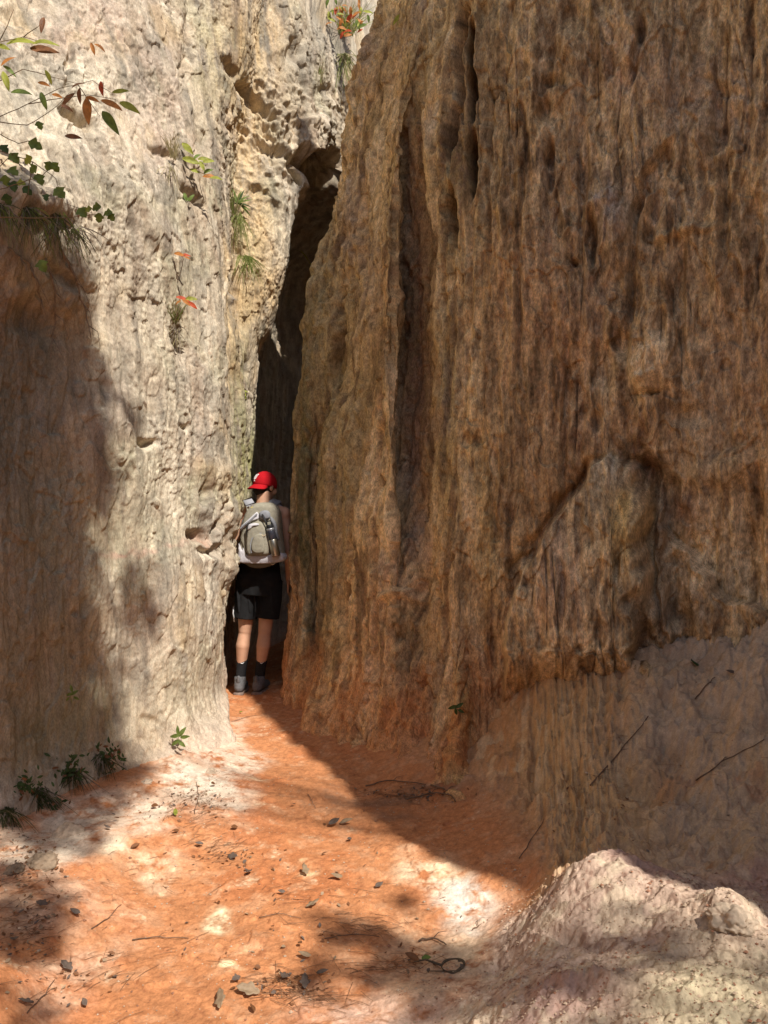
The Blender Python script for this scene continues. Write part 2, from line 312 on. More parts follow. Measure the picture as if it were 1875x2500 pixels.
L_DENT = [((428,1160,22,12,0),-.08),((478,1120,10,50,22),-.07),((462,1190,26,10,-10),-.06),((455,1100,40,30,0),.04),((505,1230,16,40,0),.05),((500,1175,8,30,10),-.03),((440,1080,8,26,20),-.04),((312,965,20,9,0),-.06),((395,925,14,9,0),-.04),
 ((175,265,45,12,35),-.10),((415,425,30,12,40),-.09),((360,330,45,9,30),-.05),((385,745,14,50,-10),-.06),((560,230,70,12,48),-.09),((500,150,22,14,40),-.06),((545,245,10,40,-10),-.05),
 ((600,330,40,22,14),-.10),((700,370,55,30,-12),-.20),((665,350,30,30,0),-.22),((640,110,14,30,0),-.09),((655,170,6,60,0),-.07),((700,210,18,30,0),-.08),((610,130,30,20,0),-.05),
 ((545,620,6,40,0),-.05),((527,790,10,20,0),-.05),((560,600,40,140,8),.05),((120,700,90,50,0),-.03),((60,690,50,40,0),-.03),
 ((505,560,8,160,3),-.05),((140,600,60,14,30),-.05),((330,1560,30,10,30),-.03),((300,900,120,200,0),.04),((330,1330,100,150,0),.03),((60,440,90,30,10),.10),((405,80,10,160,4),-.035),((150,130,8,70,0),-.05),
 ((210,370,120,26,35),.03),((300,470,160,26,40),.03),((25,20,30,20,0),-.06),((460,1020,40,30,0),.03)]
L_STAIN_TONE = [((560,150,90,190,0),OCH,.55),((450,120,40,160,0),(.44,.37,.22),.6),((540,500,45,260,0),OCH,.55),((520,880,20,200,0),GREEN,.5),((535,1020,20,90,0),(.30,.29,.10),.7),
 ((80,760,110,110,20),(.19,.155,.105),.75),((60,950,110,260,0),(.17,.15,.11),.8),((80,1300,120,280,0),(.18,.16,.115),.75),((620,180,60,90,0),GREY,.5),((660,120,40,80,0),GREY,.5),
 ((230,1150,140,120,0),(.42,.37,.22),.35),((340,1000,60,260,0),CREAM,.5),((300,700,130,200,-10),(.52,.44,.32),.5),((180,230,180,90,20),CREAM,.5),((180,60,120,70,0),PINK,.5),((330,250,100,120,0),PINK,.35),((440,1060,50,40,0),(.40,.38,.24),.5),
 ((440,1250,40,120,0),CREAM,.7),((360,1500,90,120,0),(.46,.42,.27),.5),((180,1560,110,120,0),(.30,.27,.15),.6),((90,1650,110,60,0),(.20,.18,.10),.6),((60,1450,110,260,0),(.20,.17,.11),.5),((110,1620,130,100,0),(.15,.13,.075),.6),((500,700,16,160,0),OCH,.5),  # the dark entries deepen the tone towards the left edge and foot
 ((315,1185,100,6,-12),(.45,.26,.20),.7),((440,1165,30,16,0),(.30,.14,.09),.6),((505,1450,22,60,0),(.60,.34,.22),.7),((330,1440,80,200,0),(.55,.42,.32),.35)]
R_DENT = [((747,1200,7,260,1),-.075),((805,900,6,320,1),-.06),((832,600,6,260,2),-.06),((778,520,6,200,2),-.06),((726,700,7,150,3),-.07),((822,1250,6,200,0),-.05),((950,700,6,300,0),-.04),((1120,600,7,240,1),-.05),((1215,900,8,200,2),-.05),((1050,420,7,200,0),-.05),((1370,560,9,200,4),-.06),((1560,450,9,220,-3),-.06),((1540,160,10,160,4),-.05),((980,100,15,120,-2),-.6),((970,300,13,70,2),-.5),((968,455,14,55,0),-.45),((1018,150,9,90,3),-.3),((1015,340,10,60,0),-.2),((1000,60,10,50,0),-.3),((965,560,6,60,0),-.04),
 ((1185,350,11,55,0),-.10),((1180,230,16,30,0),-.08),((1195,160,20,14,-30),-.06),((1300,440,50,14,-30),.06),((1330,500,45,70,0),.08),((1280,520,12,60,0),-.09),((1410,380,14,90,25),-.09),((1500,300,50,60,0),.04),
 ((1420,450,14,90,10),-.06),((1480,500,60,10,-10),.05),((1620,480,14,60,0),-.05),((1300,790,26,50,0),-.08),((1345,740,20,30,0),-.06),((1385,815,12,10,0),.04),((1405,845,30,6,0),-.05),((1420,780,60,50,0),.05),((1500,770,14,24,0),.03),
 ((1285,900,14,24,0),-.08),((1480,900,30,22,0),-.06),((1490,1060,14,26,0),-.05),((1600,1120,16,120,0),-.06),((1630,1090,14,100,0),-.05),((1560,1010,60,30,-25),.06),((1590,960,50,8,-30),.03),
 ((1160,1340,14,50,0),-.05),((1140,1230,12,40,0),-.05),((1060,1120,8,70,0),-.04),((1010,500,7,300,1),-.03),((1085,640,6,90,0),-.03),
 ((780,1500,50,90,0),.03),((990,1560,20,140,0),.08),((965,1580,8,110,0),-.07),((900,1560,22,120,0),-.05),((905,500,10,300,0),-.02),((800,620,6,120,0),-.03),((745,500,16,22,0),-.05),((800,1150,26,90,0),.04),((740,1100,20,160,0),.03),
 ((870,1290,40,10,0),.04),((930,1240,6,90,0),-.03),((1100,860,8,70,0),-.03),((1240,560,8,8,0),-.06),((1130,300,6,90,-4),-.04),((1380,120,8,60,15),-.06),((1550,170,50,12,20),-.04),((1250,80,40,60,0),.04),((1465,620,12,60,0),-.05),((1560,600,14,70,0),.05)]
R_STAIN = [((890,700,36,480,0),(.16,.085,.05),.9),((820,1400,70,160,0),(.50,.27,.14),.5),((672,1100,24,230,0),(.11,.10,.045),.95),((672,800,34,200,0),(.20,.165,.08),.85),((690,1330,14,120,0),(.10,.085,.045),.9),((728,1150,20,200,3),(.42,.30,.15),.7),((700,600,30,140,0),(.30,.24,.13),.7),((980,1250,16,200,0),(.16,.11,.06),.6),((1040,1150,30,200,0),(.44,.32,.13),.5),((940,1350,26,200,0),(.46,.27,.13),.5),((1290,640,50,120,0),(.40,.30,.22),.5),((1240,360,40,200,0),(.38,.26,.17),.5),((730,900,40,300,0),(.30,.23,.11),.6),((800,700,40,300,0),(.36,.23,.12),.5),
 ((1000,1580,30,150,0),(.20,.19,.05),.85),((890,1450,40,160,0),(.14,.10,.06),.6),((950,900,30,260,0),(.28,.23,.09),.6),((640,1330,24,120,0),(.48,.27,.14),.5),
 ((1360,1130,50,90,0),(.62,.42,.14),.6),((1300,1050,40,50,0),(.42,.36,.25),.6),((1210,1230,60,120,0),(.40,.27,.20),.5),((1380,1300,50,100,0),(.20,.17,.12),.6),((1480,1120,40,60,0),(.26,.10,.06),.75),((1390,990,60,30,40),(.26,.13,.08),.6),((1380,900,60,40,0),(.30,.15,.09),.5),((1180,1050,70,110,40),(.26,.155,.08),.6),((1250,960,50,50,0),(.24,.14,.08),.6),((1445,1180,18,160,0),(.17,.12,.08),.7),((1360,950,60,30,0),(.24,.13,.08),.6),((1100,700,60,200,0),(.62,.41,.20),.5),((1180,450,30,160,0),(.30,.20,.14),.5),
 ((1570,1180,110,110,0),(.80,.62,.38),.95),((1320,1020,30,40,0),(.62,.55,.40),.8),((1640,1000,50,200,0),(.60,.40,.22),.7),((1520,1000,90,60,0),TAN,.5),((1420,780,90,60,0),(.78,.62,.40),.8),((1330,460,50,80,0),(.40,.34,.30),.75),((1500,200,140,110,0),(.50,.37,.26),.6),((1350,130,80,90,0),(.54,.39,.27),.6),
 ((1420,600,150,100,0),(.26,.17,.10),.55),((1180,700,120,200,0),(.42,.25,.15),.5),((1010,200,60,200,0),(.14,.09,.06),.5),((870,60,60,50,0),(.22,.14,.08),.5),((830,150,40,90,0),(.40,.25,.14),.4),((1600,750,70,200,0),(.46,.30,.18),.5),
 ((1100,1500,60,150,0),(.50,.32,.15),.5),((705,1250,8,300,2),(.12,.09,.06),.5),((880,1270,40,30,0),(.58,.36,.22),.4),((1500,1300,120,40,-10),(.30,.27,.21),.5)]
LX, LY, LZ = left_cliff()
RX, RY, RZ = right_cliff()
# ------------------------------------------------------------------ ground: path, bank and mound as one terrain sheet
G_PTS = []
def g0(px, py): Y = CAM_H*F/(py-CY); G_PTS.append(((px-CX)/F*Y, Y, 0.))
def gp(px, py, Y): p = at(px, py, Y); G_PTS.append((p.x, p.y, p.z))
for q in [(560,1510),(540,1560),(590,1560),(560,1620),(640,1640),(700,1700),(600,1760),(820,1780),(500,1850),(800,1850),(900,1800),(300,1900),(600,1980),(850,1950),(150,2100),(450,2150),(750,2100),(950,1960),(1000,1930),(950,2080),(800,2200),(500,2212),(100,2212),(930,1770),(870,1720),(780,1660)]: g0(*q)
for q in [(1400,1385,3.92),(1690,1340,3.55),(1250,1402,4.05),(1150,1440,4.15),(1060,1600,3.98),(1020,1720,3.68),(1350,1480,3.7),(1500,1420,3.7),(1659,1500,3.25),(1200,1560,3.8),(1200,1650,3.6),(1100,1740,3.45),(1400,1620,3.35),(1659,1700,2.95),(1480,1750,2.95),
  (1600,1850,2.65),(1450,1850,2.75),(1330,1790,2.8),(1250,1800,2.95),(1150,1860,2.95),(1060,1900,2.9),(1120,1950,2.75),(1070,2010,2.6),(1659,1930,2.4),
  (1275,1820,2.42),(1210,1885,2.38),(1180,1950,2.3),(1370,1845,2.35),(1440,1900,2.25),(1500,1965,2.12),(1580,1962,2.05),(1659,2015,1.97),(1850,2040,1.9),(1300,1990,2.15),(1190,2030,2.15),(1110,2095,2.2),(1060,2100,2.28),
  (1000,2170,2.12),(1200,2150,1.85),(1400,2130,1.78),(1600,2180,1.62),(1400,2060,1.95),(1000,2212,2.03),(1200,2400,1.5),(1600,2400,1.3),(850,2400,1.8),(920,2212,2.13)]: gp(*q)
for q in [(430,1600,4.55),(445,1560,4.75),(350,1650,4.1),(300,1700,3.78),(385,1620,4.3),(480,1590,4.85),(200,1800,3.2),(330,1760,3.4),(20,1900,2.75),(430,1725,3.72),(250,1850,3.05),(90,1960,2.6),(10,2100,2.2),(900,2150,2.2),(800,2195,2.12),(1000,2130,2.2)]: gp(*q)
for q in [(480,1580,4.98),(440,1690,3.95),(300,1745,3.62),(150,1790,3.35),(20,1800,3.25)]: gp(*q)
G_PTS += [(-2.6,1.5,.1),(-2.6,-1,.1),(0,-1.5,.1),(2.4,-1.5,.5),(2.4,.8,.5),(-1,.3,0),(1.2,.5,.4),(2.5,2.2,.6),(2.5,3,.8),(-1,7,.02),(-.6,8.5,.05),(0,9.5,.1),(-1.2,6.2,.0),(-2,4.5,.25),(-3,3.2,.3),(-1.6,5.6,.1),(.3,5.2,.2),(1.2,4.8,.7),(2.4,4.2,1.),(.6,7,.5)]
GP = np.array(G_PTS)
def _k(r): return np.sqrt(r*r+.05**2)                     # multiquadric-like radial basis
_D = np.linalg.norm(GP[:, None, :2]-GP[None, :, :2], axis=-1)
_A = np.zeros((len(GP)+3,)*2); n_ = len(GP)
_A[:n_, :n_] = -_k(_D)+np.eye(n_)*.02; _A[:n_, n_] = 1; _A[:n_, n_+1:] = GP[:, :2]; _A[n_:, :n_] = _A[:n_, n_:].T
_W = np.linalg.solve(_A, np.concatenate([GP[:, 2], [0, 0, 0]]))
def ground_base(x, y):
    z = _W[n_]+_W[n_+1]*x+_W[n_+2]*y
    for i in range(n_): z = z-_W[i]*_k(np.sqrt((x-GP[i, 0])**2+(y-GP[i, 1])**2))
    return z
def ground():
    us = np.concatenate([np.linspace(-2.4, -.56, 90), np.linspace(-.555, .555, 980), np.linspace(.56, 2.4, 90)])     # X / Y
    ys = np.concatenate([np.linspace(-1.6, 1.38, 40), 1.4*np.exp(np.linspace(0, math.log(6.4/1.4), 800)), np.linspace(6.5, 10.5, 60)])
    U, Y = np.meshgrid(us, ys, indexing='ij'); X = U*np.maximum(Y, 1.4)
    Z = ground_base(X, Y)
    px, py = proj(X, Y, Z)
    w1 = fbm(X*2, Y*2, 0*X, 201, 3); w2 = fbm(X*5, Y*5, 0*X+3, 205, 3)
    rough = np.clip(sstep(.05, .22, Z), 0, 1)
    mound = sstep(.015, .10, Z+.03*w2)*sstep(2.62, 2.45, Y+.05*w2)*sstep(-.05, .12, X+.06*w1)
    bank = rough*(1-mound)*sstep(0, .3, X)
    # rills following the fall line of the bank: they run down and to the left
    ph = R(8)+R(41)*sstep(1080, 1400, px); ru = X*np.sin(ph)+Y*np.cos(ph); rv = -X*np.cos(ph)+Y*np.sin(ph)
    rill = perlin(rv*6+1.6*w1, ru*1.8+w1, 0*X, 211); rill2 = perlin(rv*18+2*w2, ru*5+w2, 0*X, 212); rill3 = perlin(rv*44+2*w2, ru*14, 0*X, 213)
    h = .012*w1+.006*w2+.0035*perlin(X*30, Y*30, 0*X, 221)+.002*perlin(X*70, Y*70, 0*X, 222)
    h += bank*(-.055*np.abs(rill)-.028*np.abs(rill2)-.010*np.abs(rill3)+.04*w1+.008*perlin(X*45, Y*45, 0*X, 224)+.010*perlin(X*22, Y*22, 0*X, 223))
    h += bank*(.045*fbm(X*6, Y*6, Z*4, 225, 3)+.014*sstep(0, .04, perlin(X*7+.5*w2, Y*7, Z*5, 226))+.008*sstep(.05, .1, perlin(X*17, Y*17, Z*12, 227)))
    lump = np.abs(perlin(X*5, Y*5, 0*X, 231)); lump2 = np.abs(perlin(X*13, Y*13, 0*X+Z*9, 232)); lump3 = perlin(X*32, Y*32, Z*30, 233); lump4 = perlin(X*70, Y*70, Z*60, 234)
    h += mound*(.03*w1+.022*(lump-.25)-.020*(lump2-.25)+.004*lump3+.004*lump4-.005*sstep(.2,.5,perlin(X*45,Y*45,Z*40,235)))
    h += .010*sstep(.35, .5, perlin(X*14, Y*14, 0*X, 241))*(1-rough)*sstep(.0, .5, w1+.2)       # crumbs
    for (sx, sy, rx, ry, an, d) in G_DENT: h += d*stamp(px, py, (sx, sy, rx, ry, an), (8*w2, 8*w1))
    n1 = fbm(X*2.2, Y*2.2, 0*X, 251, 4, .6); n2 = fbm(X*9, Y*9, 0*X, 252, 4, .6); n3 = .8*fbm(X*30, Y*30, 0*X, 253, 2, .6)+.6*perlin(X*90, Y*90, 0*X, 254)+.3*perlin(X*55, Y*55, 0*X, 255)
    c = np.zeros(X.shape+(3,)); c[:] = (.49, .21, .092)
    c = mixc(c, (.43, .15, .058), sstep(-.1, .6, n1)*.6)
    c = mixc(c, (.56, .29, .155), sstep(.05, .6, n2)*.65)
    c = mixc(c, (.60, .42, .27), sstep(.60, .85, n2*.55+n3*.45+n1*.35)*.7)
    c = mixc(c, (.40, .15, .07), sstep(.5, .9, -n3-.4*n2)*.5)
    # pale sand fringe by the left wall, bank and mound colours
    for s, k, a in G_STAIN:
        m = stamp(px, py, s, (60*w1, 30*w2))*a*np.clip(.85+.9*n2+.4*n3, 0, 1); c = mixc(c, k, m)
    bc = np.zeros_like(c); bc[:] = (.48, .34, .225)
    bc = mixc(bc, (.52, .36, .21), np.clip(1-np.abs(rill2)*4, 0, 1)*.6); bc = mixc(bc, (.28, .17, .10), sstep(.2, .5, np.abs(rill)+.3*n2)*.6)  # relief shading put into the colour: rill ridges paler, hollows darker
    bc = mixc(bc, (.40, .315, .24), sstep(0, .5, n1+.3*n2)*.6)
    bc = mixc(bc, (.45, .22, .11), sstep(.3, .7, -n1+.5*n2)*.45); bc = mixc(bc, (.50, .40, .30), sstep(.6, .85, Z+.1*w2)*.6)
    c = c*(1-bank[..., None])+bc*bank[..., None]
    dr = .7*perlin(rv*13+1.6*w2+.8*w1, ru*3.2+w1, 0*X, 214)+.5*perlin(rv*34+2*w2, ru*9+w2, 0*X, 215); lf = sstep(1480, 1220, px+80*w1)[..., None]; oc = np.zeros_like(c); oc[:] = (.56, .35, .165); oc = mixc(oc, (.50, .24, .10), sstep(1200, 1060, px)*.8); oc = mixc(oc, (.27, .15, .075), sstep(.08, .4, dr)*.5); oc = mixc(oc, (.64, .46, .27), sstep(.1, .4, -dr+.3*n2)*.6)
    bc = bc*(1-.95*lf)+oc*.95*lf; bc = mixc(bc, (.27, .18, .12), sstep(.2, .6, .6*dr+.6*n3)*.45)
    c = c*(1-bank[..., None])+bc*bank[..., None]
    mc = np.zeros_like(c); mc[:] = (.46, .33, .25)
    mc = mixc(mc, (.37, .225, .185), sstep(-.1, .5, n1)*.7); mc = mixc(mc, (.55, .44, .31), sstep(.1, .6, n2)*.6)
    mc = mixc(mc, (.24, .13, .09), sstep(.2, .8, -n3-.5*n2)*.7)
    mc = mixc(mc, (.56, .49, .31), stamp(px, py, (1550, 2150, 200, 130, 0), (30*w1, 30*w2))*.7)
    c = c*(1-mound[..., None])+mc*mound[..., None]
    c *= (1+.2*n3)[..., None]
    o = grid_mesh('ground', X, Y, Z+h, np.clip(c, .01, .9), sandM, flip=False)
    tag(o, 'orange sand floor of the canyon with pale patches, rising to a rilled bank and a mound', kind='structure')
    return X, Y, Z+h
G_DENT = [(430,1990,10,10,0,.0),(1260,2155,40,20,0,-.03),(1230,1990,40,16,20,-.03),(1440,2190,60,12,0,-.03),(1570,1985,50,25,20,.04),(1270,2130,90,30,0,.03),(1450,1930,30,12,30,.02)]
WHITE = (.80, .70, .56)
G_STAIN = [((450,1990,38,18,10),(.85,.72,.48),1.),((255,1830,40,34,0),(.84,.70,.50),.9),((430,1690,110,60,25),WHITE,1.),((490,1620,50,50,40),(.78,.64,.5),.9),((300,1740,70,40,0),WHITE,.7),((150,1790,130,60,-10),(.66,.56,.44),.9),((60,1830,120,60,0),(.56,.48,.38),.8),((90,1950,160,60,0),(.62,.44,.32),.6),
 ((150,2120,140,60,-30),(.68,.50,.36),.5),((960,1890,70,40,30),(.80,.60,.40),.9),((1030,1960,70,50,20),(.70,.66,.58),.95),((900,2090,140,90,0),(.62,.45,.30),.7),((1000,2060,90,60,0),(.60,.48,.34),.7),((820,2200,160,50,0),(.64,.44,.34),.8),((1000,2200,120,60,0),(.64,.50,.40),.8),
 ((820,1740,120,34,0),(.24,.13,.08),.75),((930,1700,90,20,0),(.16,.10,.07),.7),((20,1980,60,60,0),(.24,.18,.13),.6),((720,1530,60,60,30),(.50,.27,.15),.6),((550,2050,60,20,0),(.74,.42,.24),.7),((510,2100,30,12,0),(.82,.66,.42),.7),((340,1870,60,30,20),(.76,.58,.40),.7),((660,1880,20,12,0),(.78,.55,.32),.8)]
GX, GY, GZ = ground()

def sky_blocker():  # unseen slope added behind the camera to cut low sky light
    a = np.linspace(-.15*math.pi, 1.15*math.pi, 140)[:, None]; v = np.linspace(0, 1, 50)[None, :]
    r = 9.5+5*v+0*a; X = -r*np.cos(a)*1.05; Y = -1.5-r*np.sin(a)*.75; Z = -.5+8.0*v**.8+0*a
    n = fbm(X*.5, Y*.5, Z*.5, 301, 4); X = X*(1+.05*n); Y = Y*(1+.05*n); Z = Z+1.2*n*v
    c = np.zeros(X.shape+(3,)); c[:] = (.10, .085, .045); c = mixc(c, (.05, .07, .025), sstep(-.1, .3, fbm(X*1.5, Y*1.5, Z*1.5, 302, 3)))
    tag(grid_mesh('sky_blocker', X, Y, Z, c, sandM), 'added dark slope behind the viewpoint that blocks low sky light', kind='structure')
sky_blocker()
# ------------------------------------------------------------------ small-object helpers
def mat(name, colr, rough=.8, var=.15, scale=60., bump=.0, spec=.3, metal=0., trans=0., sub=0.):
    m = bpy.data.materials.get(name)
    if m: return m
    m = bpy.data.materials.new(name); m.use_nodes = True; t = m.node_tree; b = t.nodes['Principled BSDF']
    b.inputs['Roughness'].default_value = rough; b.inputs['Specular IOR Level'].default_value = spec; b.inputs['Metallic'].default_value = metal
    tc = t.nodes.new('ShaderNodeTexCoord'); n = t.nodes.new('ShaderNodeTexNoise'); n.inputs['Scale'].default_value = scale; n.inputs['Detail'].default_value = 4
    t.links.new(tc.outputs['Object'], n.inputs[0])
    r = t.nodes.new('ShaderNodeMapRange'); r.inputs[1].default_value = .3; r.inputs[2].default_value = .7; r.inputs[3].default_value = 1-var; r.inputs[4].default_value = 1+var
    t.links.new(n.outputs[0], r.inputs[0])
    s = t.nodes.new('ShaderNodeVectorMath'); s.operation = 'SCALE'; s.inputs[0].default_value = colr; t.links.new(r.outputs[0], s.inputs['Scale'])
    t.links.new(s.outputs[0], b.inputs['Base Color'])
    if bump:
        bp = t.nodes.new('ShaderNodeBump'); bp.inputs['Strength'].default_value = bump; bp.inputs['Distance'].default_value = .003
        t.links.new(n.outputs[0], bp.inputs['Height']); t.links.new(bp.outputs[0], b.inputs['Normal'])
    if sub: b.inputs['Subsurface Weight'].default_value = sub; b.inputs['Subsurface Radius'].default_value = (.01, .004, .002)
    if trans:                                                   # thin leaf: lets light through
        tr = t.nodes.new('ShaderNodeBsdfTranslucent'); mx = t.nodes.new('ShaderNodeMixShader'); mx.inputs[0].default_value = trans
        t.links.new(s.outputs[0], tr.inputs[0]); t.links.new(b.outputs[0], mx.inputs[1]); t.links.new(tr.outputs[0], mx.inputs[2])
        t.links.new(mx.outputs[0], t.nodes['Material Output'].inputs[0])
    return m
def V3(*a): return Vector(a)
class MB:
    def __init__(s): s.v = []; s.f = []; s.m = []; s.cur = 0
    def add(s, vs, fs):
        k = len(s.v); s.v += [tuple(v) for v in vs]; s.f += [tuple(i+k for i in f) for f in fs]; s.m += [s.cur]*len(fs); return s
    def tube(s, pts, rad, n=8, cap=True):
        pts = [Vector(p) for p in pts]
        if not hasattr(rad, '__len__'): rad = [rad]*len(pts)
        vs = []; up = None
        for i, p in enumerate(pts):
            d = (pts[min(i+1, len(pts)-1)]-pts[max(i-1, 0)])
            if d.length < 1e-9: d = Vector((0, 0, 1))
            d.normalize()
            if up is None: up = d.orthogonal().normalized()
            up = (up-d*up.dot(d)); up = up.normalized() if up.length > 1e-6 else d.orthogonal().normalized()
            w = d.cross(up)
            r = rad[i]; ru, rw = (r if hasattr(r, '__len__') else (r, r))
            for k in range(n):
                a = 2*math.pi*k/n; vs.append(p+up*math.cos(a)*ru+w*math.sin(a)*rw)
        fs = [(i*n+k, i*n+(k+1) % n, (i+1)*n+(k+1) % n, (i+1)*n+k) for i in range(len(pts)-1) for k in range(n)]
        if cap: fs += [tuple(range(n))[::-1], tuple((len(pts)-1)*n+k for k in range(n))]
        return s.add(vs, fs)
    def capsule(s, a, b, ra, rb, n=16):
        a = Vector(a); b = Vector(b); d = (b-a).normalized(); pts = []; rr = []
        for i in range(5): t = math.pi/2*(i/5); pts.append(a-d*ra*math.cos(t)); rr.append(max(ra*math.sin(t), .0008))
        for i in range(5): t = i/4; pts.append(a.lerp(b, t)); rr.append(ra+(rb-ra)*t)
        for i in range(1, 6): t = math.pi/2*(1-i/5); pts.append(b+d*rb*math.cos(t)); rr.append(max(rb*math.sin(t), .0008))
        return s.tube(pts, rr, n)
    def ell(s, c, r, rot=None, n=20):
        c = Vector(c); vs = []; m = n//2
        for i in range(m+1):
            t = math.pi*i/m
            for k in range(n):
                a = 2*math.pi*k/n; p = Vector((r[0]*math.sin(t)*math.cos(a), r[1]*math.sin(t)*math.sin(a), r[2]*math.cos(t)))
                if rot is not None: p = rot @ p
                vs.append(c+p)
        fs = [(i*n+k, (i+1)*n+k, (i+1)*n+(k+1) % n, i*n+(k+1) % n) for i in range(m) for k in range(n)]
        return s.add(vs, fs)
    def box(s, c, h, rot=None):
        vs = []
        for x in (-1, 1):
            for y in (-1, 1):
                for z in (-1, 1):
                    p = Vector((x*h[0], y*h[1], z*h[2])); p = rot @ p if rot is not None else p; vs.append(Vector(c)+p)
        return s.add(vs, [(0, 1, 3, 2), (4, 6, 7, 5), (0, 4, 5, 1), (2, 3, 7, 6), (0, 2, 6, 4), (1, 5, 7, 3)])
    def pillow(s, outline, yb, yf, round_=.18, lean=0., subdiv=4):
        """closed cushion from an outline in x,z: back at yb, front at yf (towards -y)"""
        n = len(outline); pts = []
        for i in range(n):
            p0, p1, p2, p3 = [outline[(i+k) % n] for k in (-1, 0, 1, 2)]
            for q in range(subdiv):
                t = q/subdiv
                pts.append([.5*((2*p1[j])+(-p0[j]+p2[j])*t+(2*p0[j]-5*p1[j]+4*p2[j]-p3[j])*t*t+(-p0[j]+3*p1[j]-3*p2[j]+p3[j])*t**3) for j in (0, 1)])
        cx = sum(p[0] for p in pts)/len(pts); cz = sum(p[1] for p in pts)/len(pts); N = len(pts)
        prof = [(.90, 0), (.985, .1), (1, .35), (.985, .62), (1-round_*.35, .82), (1-round_*.8, .94), (.55, 1.0), (.2, 1.02)]
        vs = []
        for sc, t in prof:
            for p in pts: x = cx+(p[0]-cx)*sc; z = cz+(p[1]-cz)*sc; vs.append((x, yb+(yf-yb)*t+lean*(z-cz), z))
        fs = [(i*N+k, i*N+(k+1) % N, (i+1)*N+(k+1) % N, (i+1)*N+k) for i in range(len(prof)-1) for k in range(N)]
        fs += [tuple(range(N))[::-1], tuple((len(prof)-1)*N+k for k in range(N))]
        return s.add(vs, fs)
    def build(s, name, mats, parent=None, smooth=True, remesh=0, sm=3, solid=0, sub=0):
        me = bpy.data.meshes.new(name); me.from_pydata(s.v, [], s.f)
        if not isinstance(mats, (list, tuple)): mats = [mats]
        for m in mats: me.materials.append(m)
        if len(mats) > 1: me.polygons.foreach_set('material_index', s.m)
        if smooth: me.polygons.foreach_set('use_smooth', [True]*len(me.polygons))
        bm = bmesh.new(); bm.from_mesh(me); bmesh.ops.recalc_face_normals(bm, faces=bm.faces) if not solid and len(s.f) < 60000 and remesh else None
        bm.to_mesh(me); bm.free(); me.update()
        o = bpy.data.objects.new(name, me); COL.objects.link(o)
        if parent is not None: o.parent = parent
        if remesh:
            r = o.modifiers.new('r', 'REMESH'); r.mode = 'VOXEL'; r.voxel_size = remesh; r.use_smooth_shade = True
            if sm: q = o.modifiers.new('s', 'SMOOTH'); q.iterations = sm; q.factor = .6
        if solid: q = o.modifiers.new('t', 'SOLIDIFY'); q.thickness = solid; q.offset = 0
        if sub: q = o.modifiers.new('u', 'SUBSURF'); q.levels = sub; q.render_levels = sub
        return o
def empty(name, loc, rz=0):
    o = bpy.data.objects.new(name, None); COL.objects.link(o); o.location = loc; o.rotation_euler = (0, 0, rz); o.empty_display_size = .05; return o
def on(S, px, py, n=1):
    """point of a cliff or ground sheet seen at a picture position"""
    X, Y, Z = S
    if id(X) not in _pc: _pc[id(X)] = proj(X, Y, Z)
    a, b = _pc[id(X)]
    d = np.where(Y > .3, (a-px)**2+(b-py)**2, 1e12)+Y*2.5
    i = np.unravel_index(np.argmin(d), d.shape)
    return Vector((X[i], Y[i], Z[i]))
_pc = {}
SL = (LX, LY, LZ); SR = (RX, RY, RZ); SG = (GX, GY, GZ)

# ------------------------------------------------------------------ the hiker
OX, OY = -1.0, 6.08
fz = float(on(SG, 540, 1500).z)
person = empty('person', (OX, OY, 0.0))
tag(person, 'hiker seen from behind in backwards red cap and black shorts entering the dark slot', 'person')
skin = mat('skin', (.60, .34, .22), .55, .06, 30, 0, .35, sub=.08)
HY = R(-33)                                                     # the head is turned to the right
HR = Matrix.Rotation(HY, 3, 'Z') @ Matrix.Rotation(R(-10), 3, 'X')
HC = V3(.040, .035, 1.655)
def hp(x, y, z): return HC+HR @ Vector((x, y, z))
b = MB()
b.ell(HC+HR @ V3(0, -.005, .02), (.076, .096, .098), HR); b.ell(hp(0, .02, -.045), (.058, .072, .075), HR)
b.capsule(hp(0, .045, -.088), hp(0, .06, -.09), .034, .028); b.capsule(hp(0, .085, .0), hp(0, .108, -.032), .009, .013)
for s in (-1, 1):
    b.ell(hp(s*.077, -.004, -.012), (.010, .019, .031), HR); b.ell(hp(s*.04, .06, -.03), (.03, .03, .03), HR)
    b.capsule(hp(s*.012, .086, -.062), hp(s*.026, .078, -.062), .007, .005)
b.capsule((.038, .0, 1.585), (.030, -.012, 1.47), .054, .064)
b.capsule((-.07, -.02, 1.485), (-.150, -.005, 1.452), .048, .052); b.capsule((.11, -.02, 1.480), (.185, -.005, 1.440), .048, .052)
b.ell((.022, -.005, 1.36), (.165, .105, .15)); b.ell((.012, 0, 1.20), (.145, .095, .16)); b.ell((.0, 0, 1.02), (.155, .105, .14))
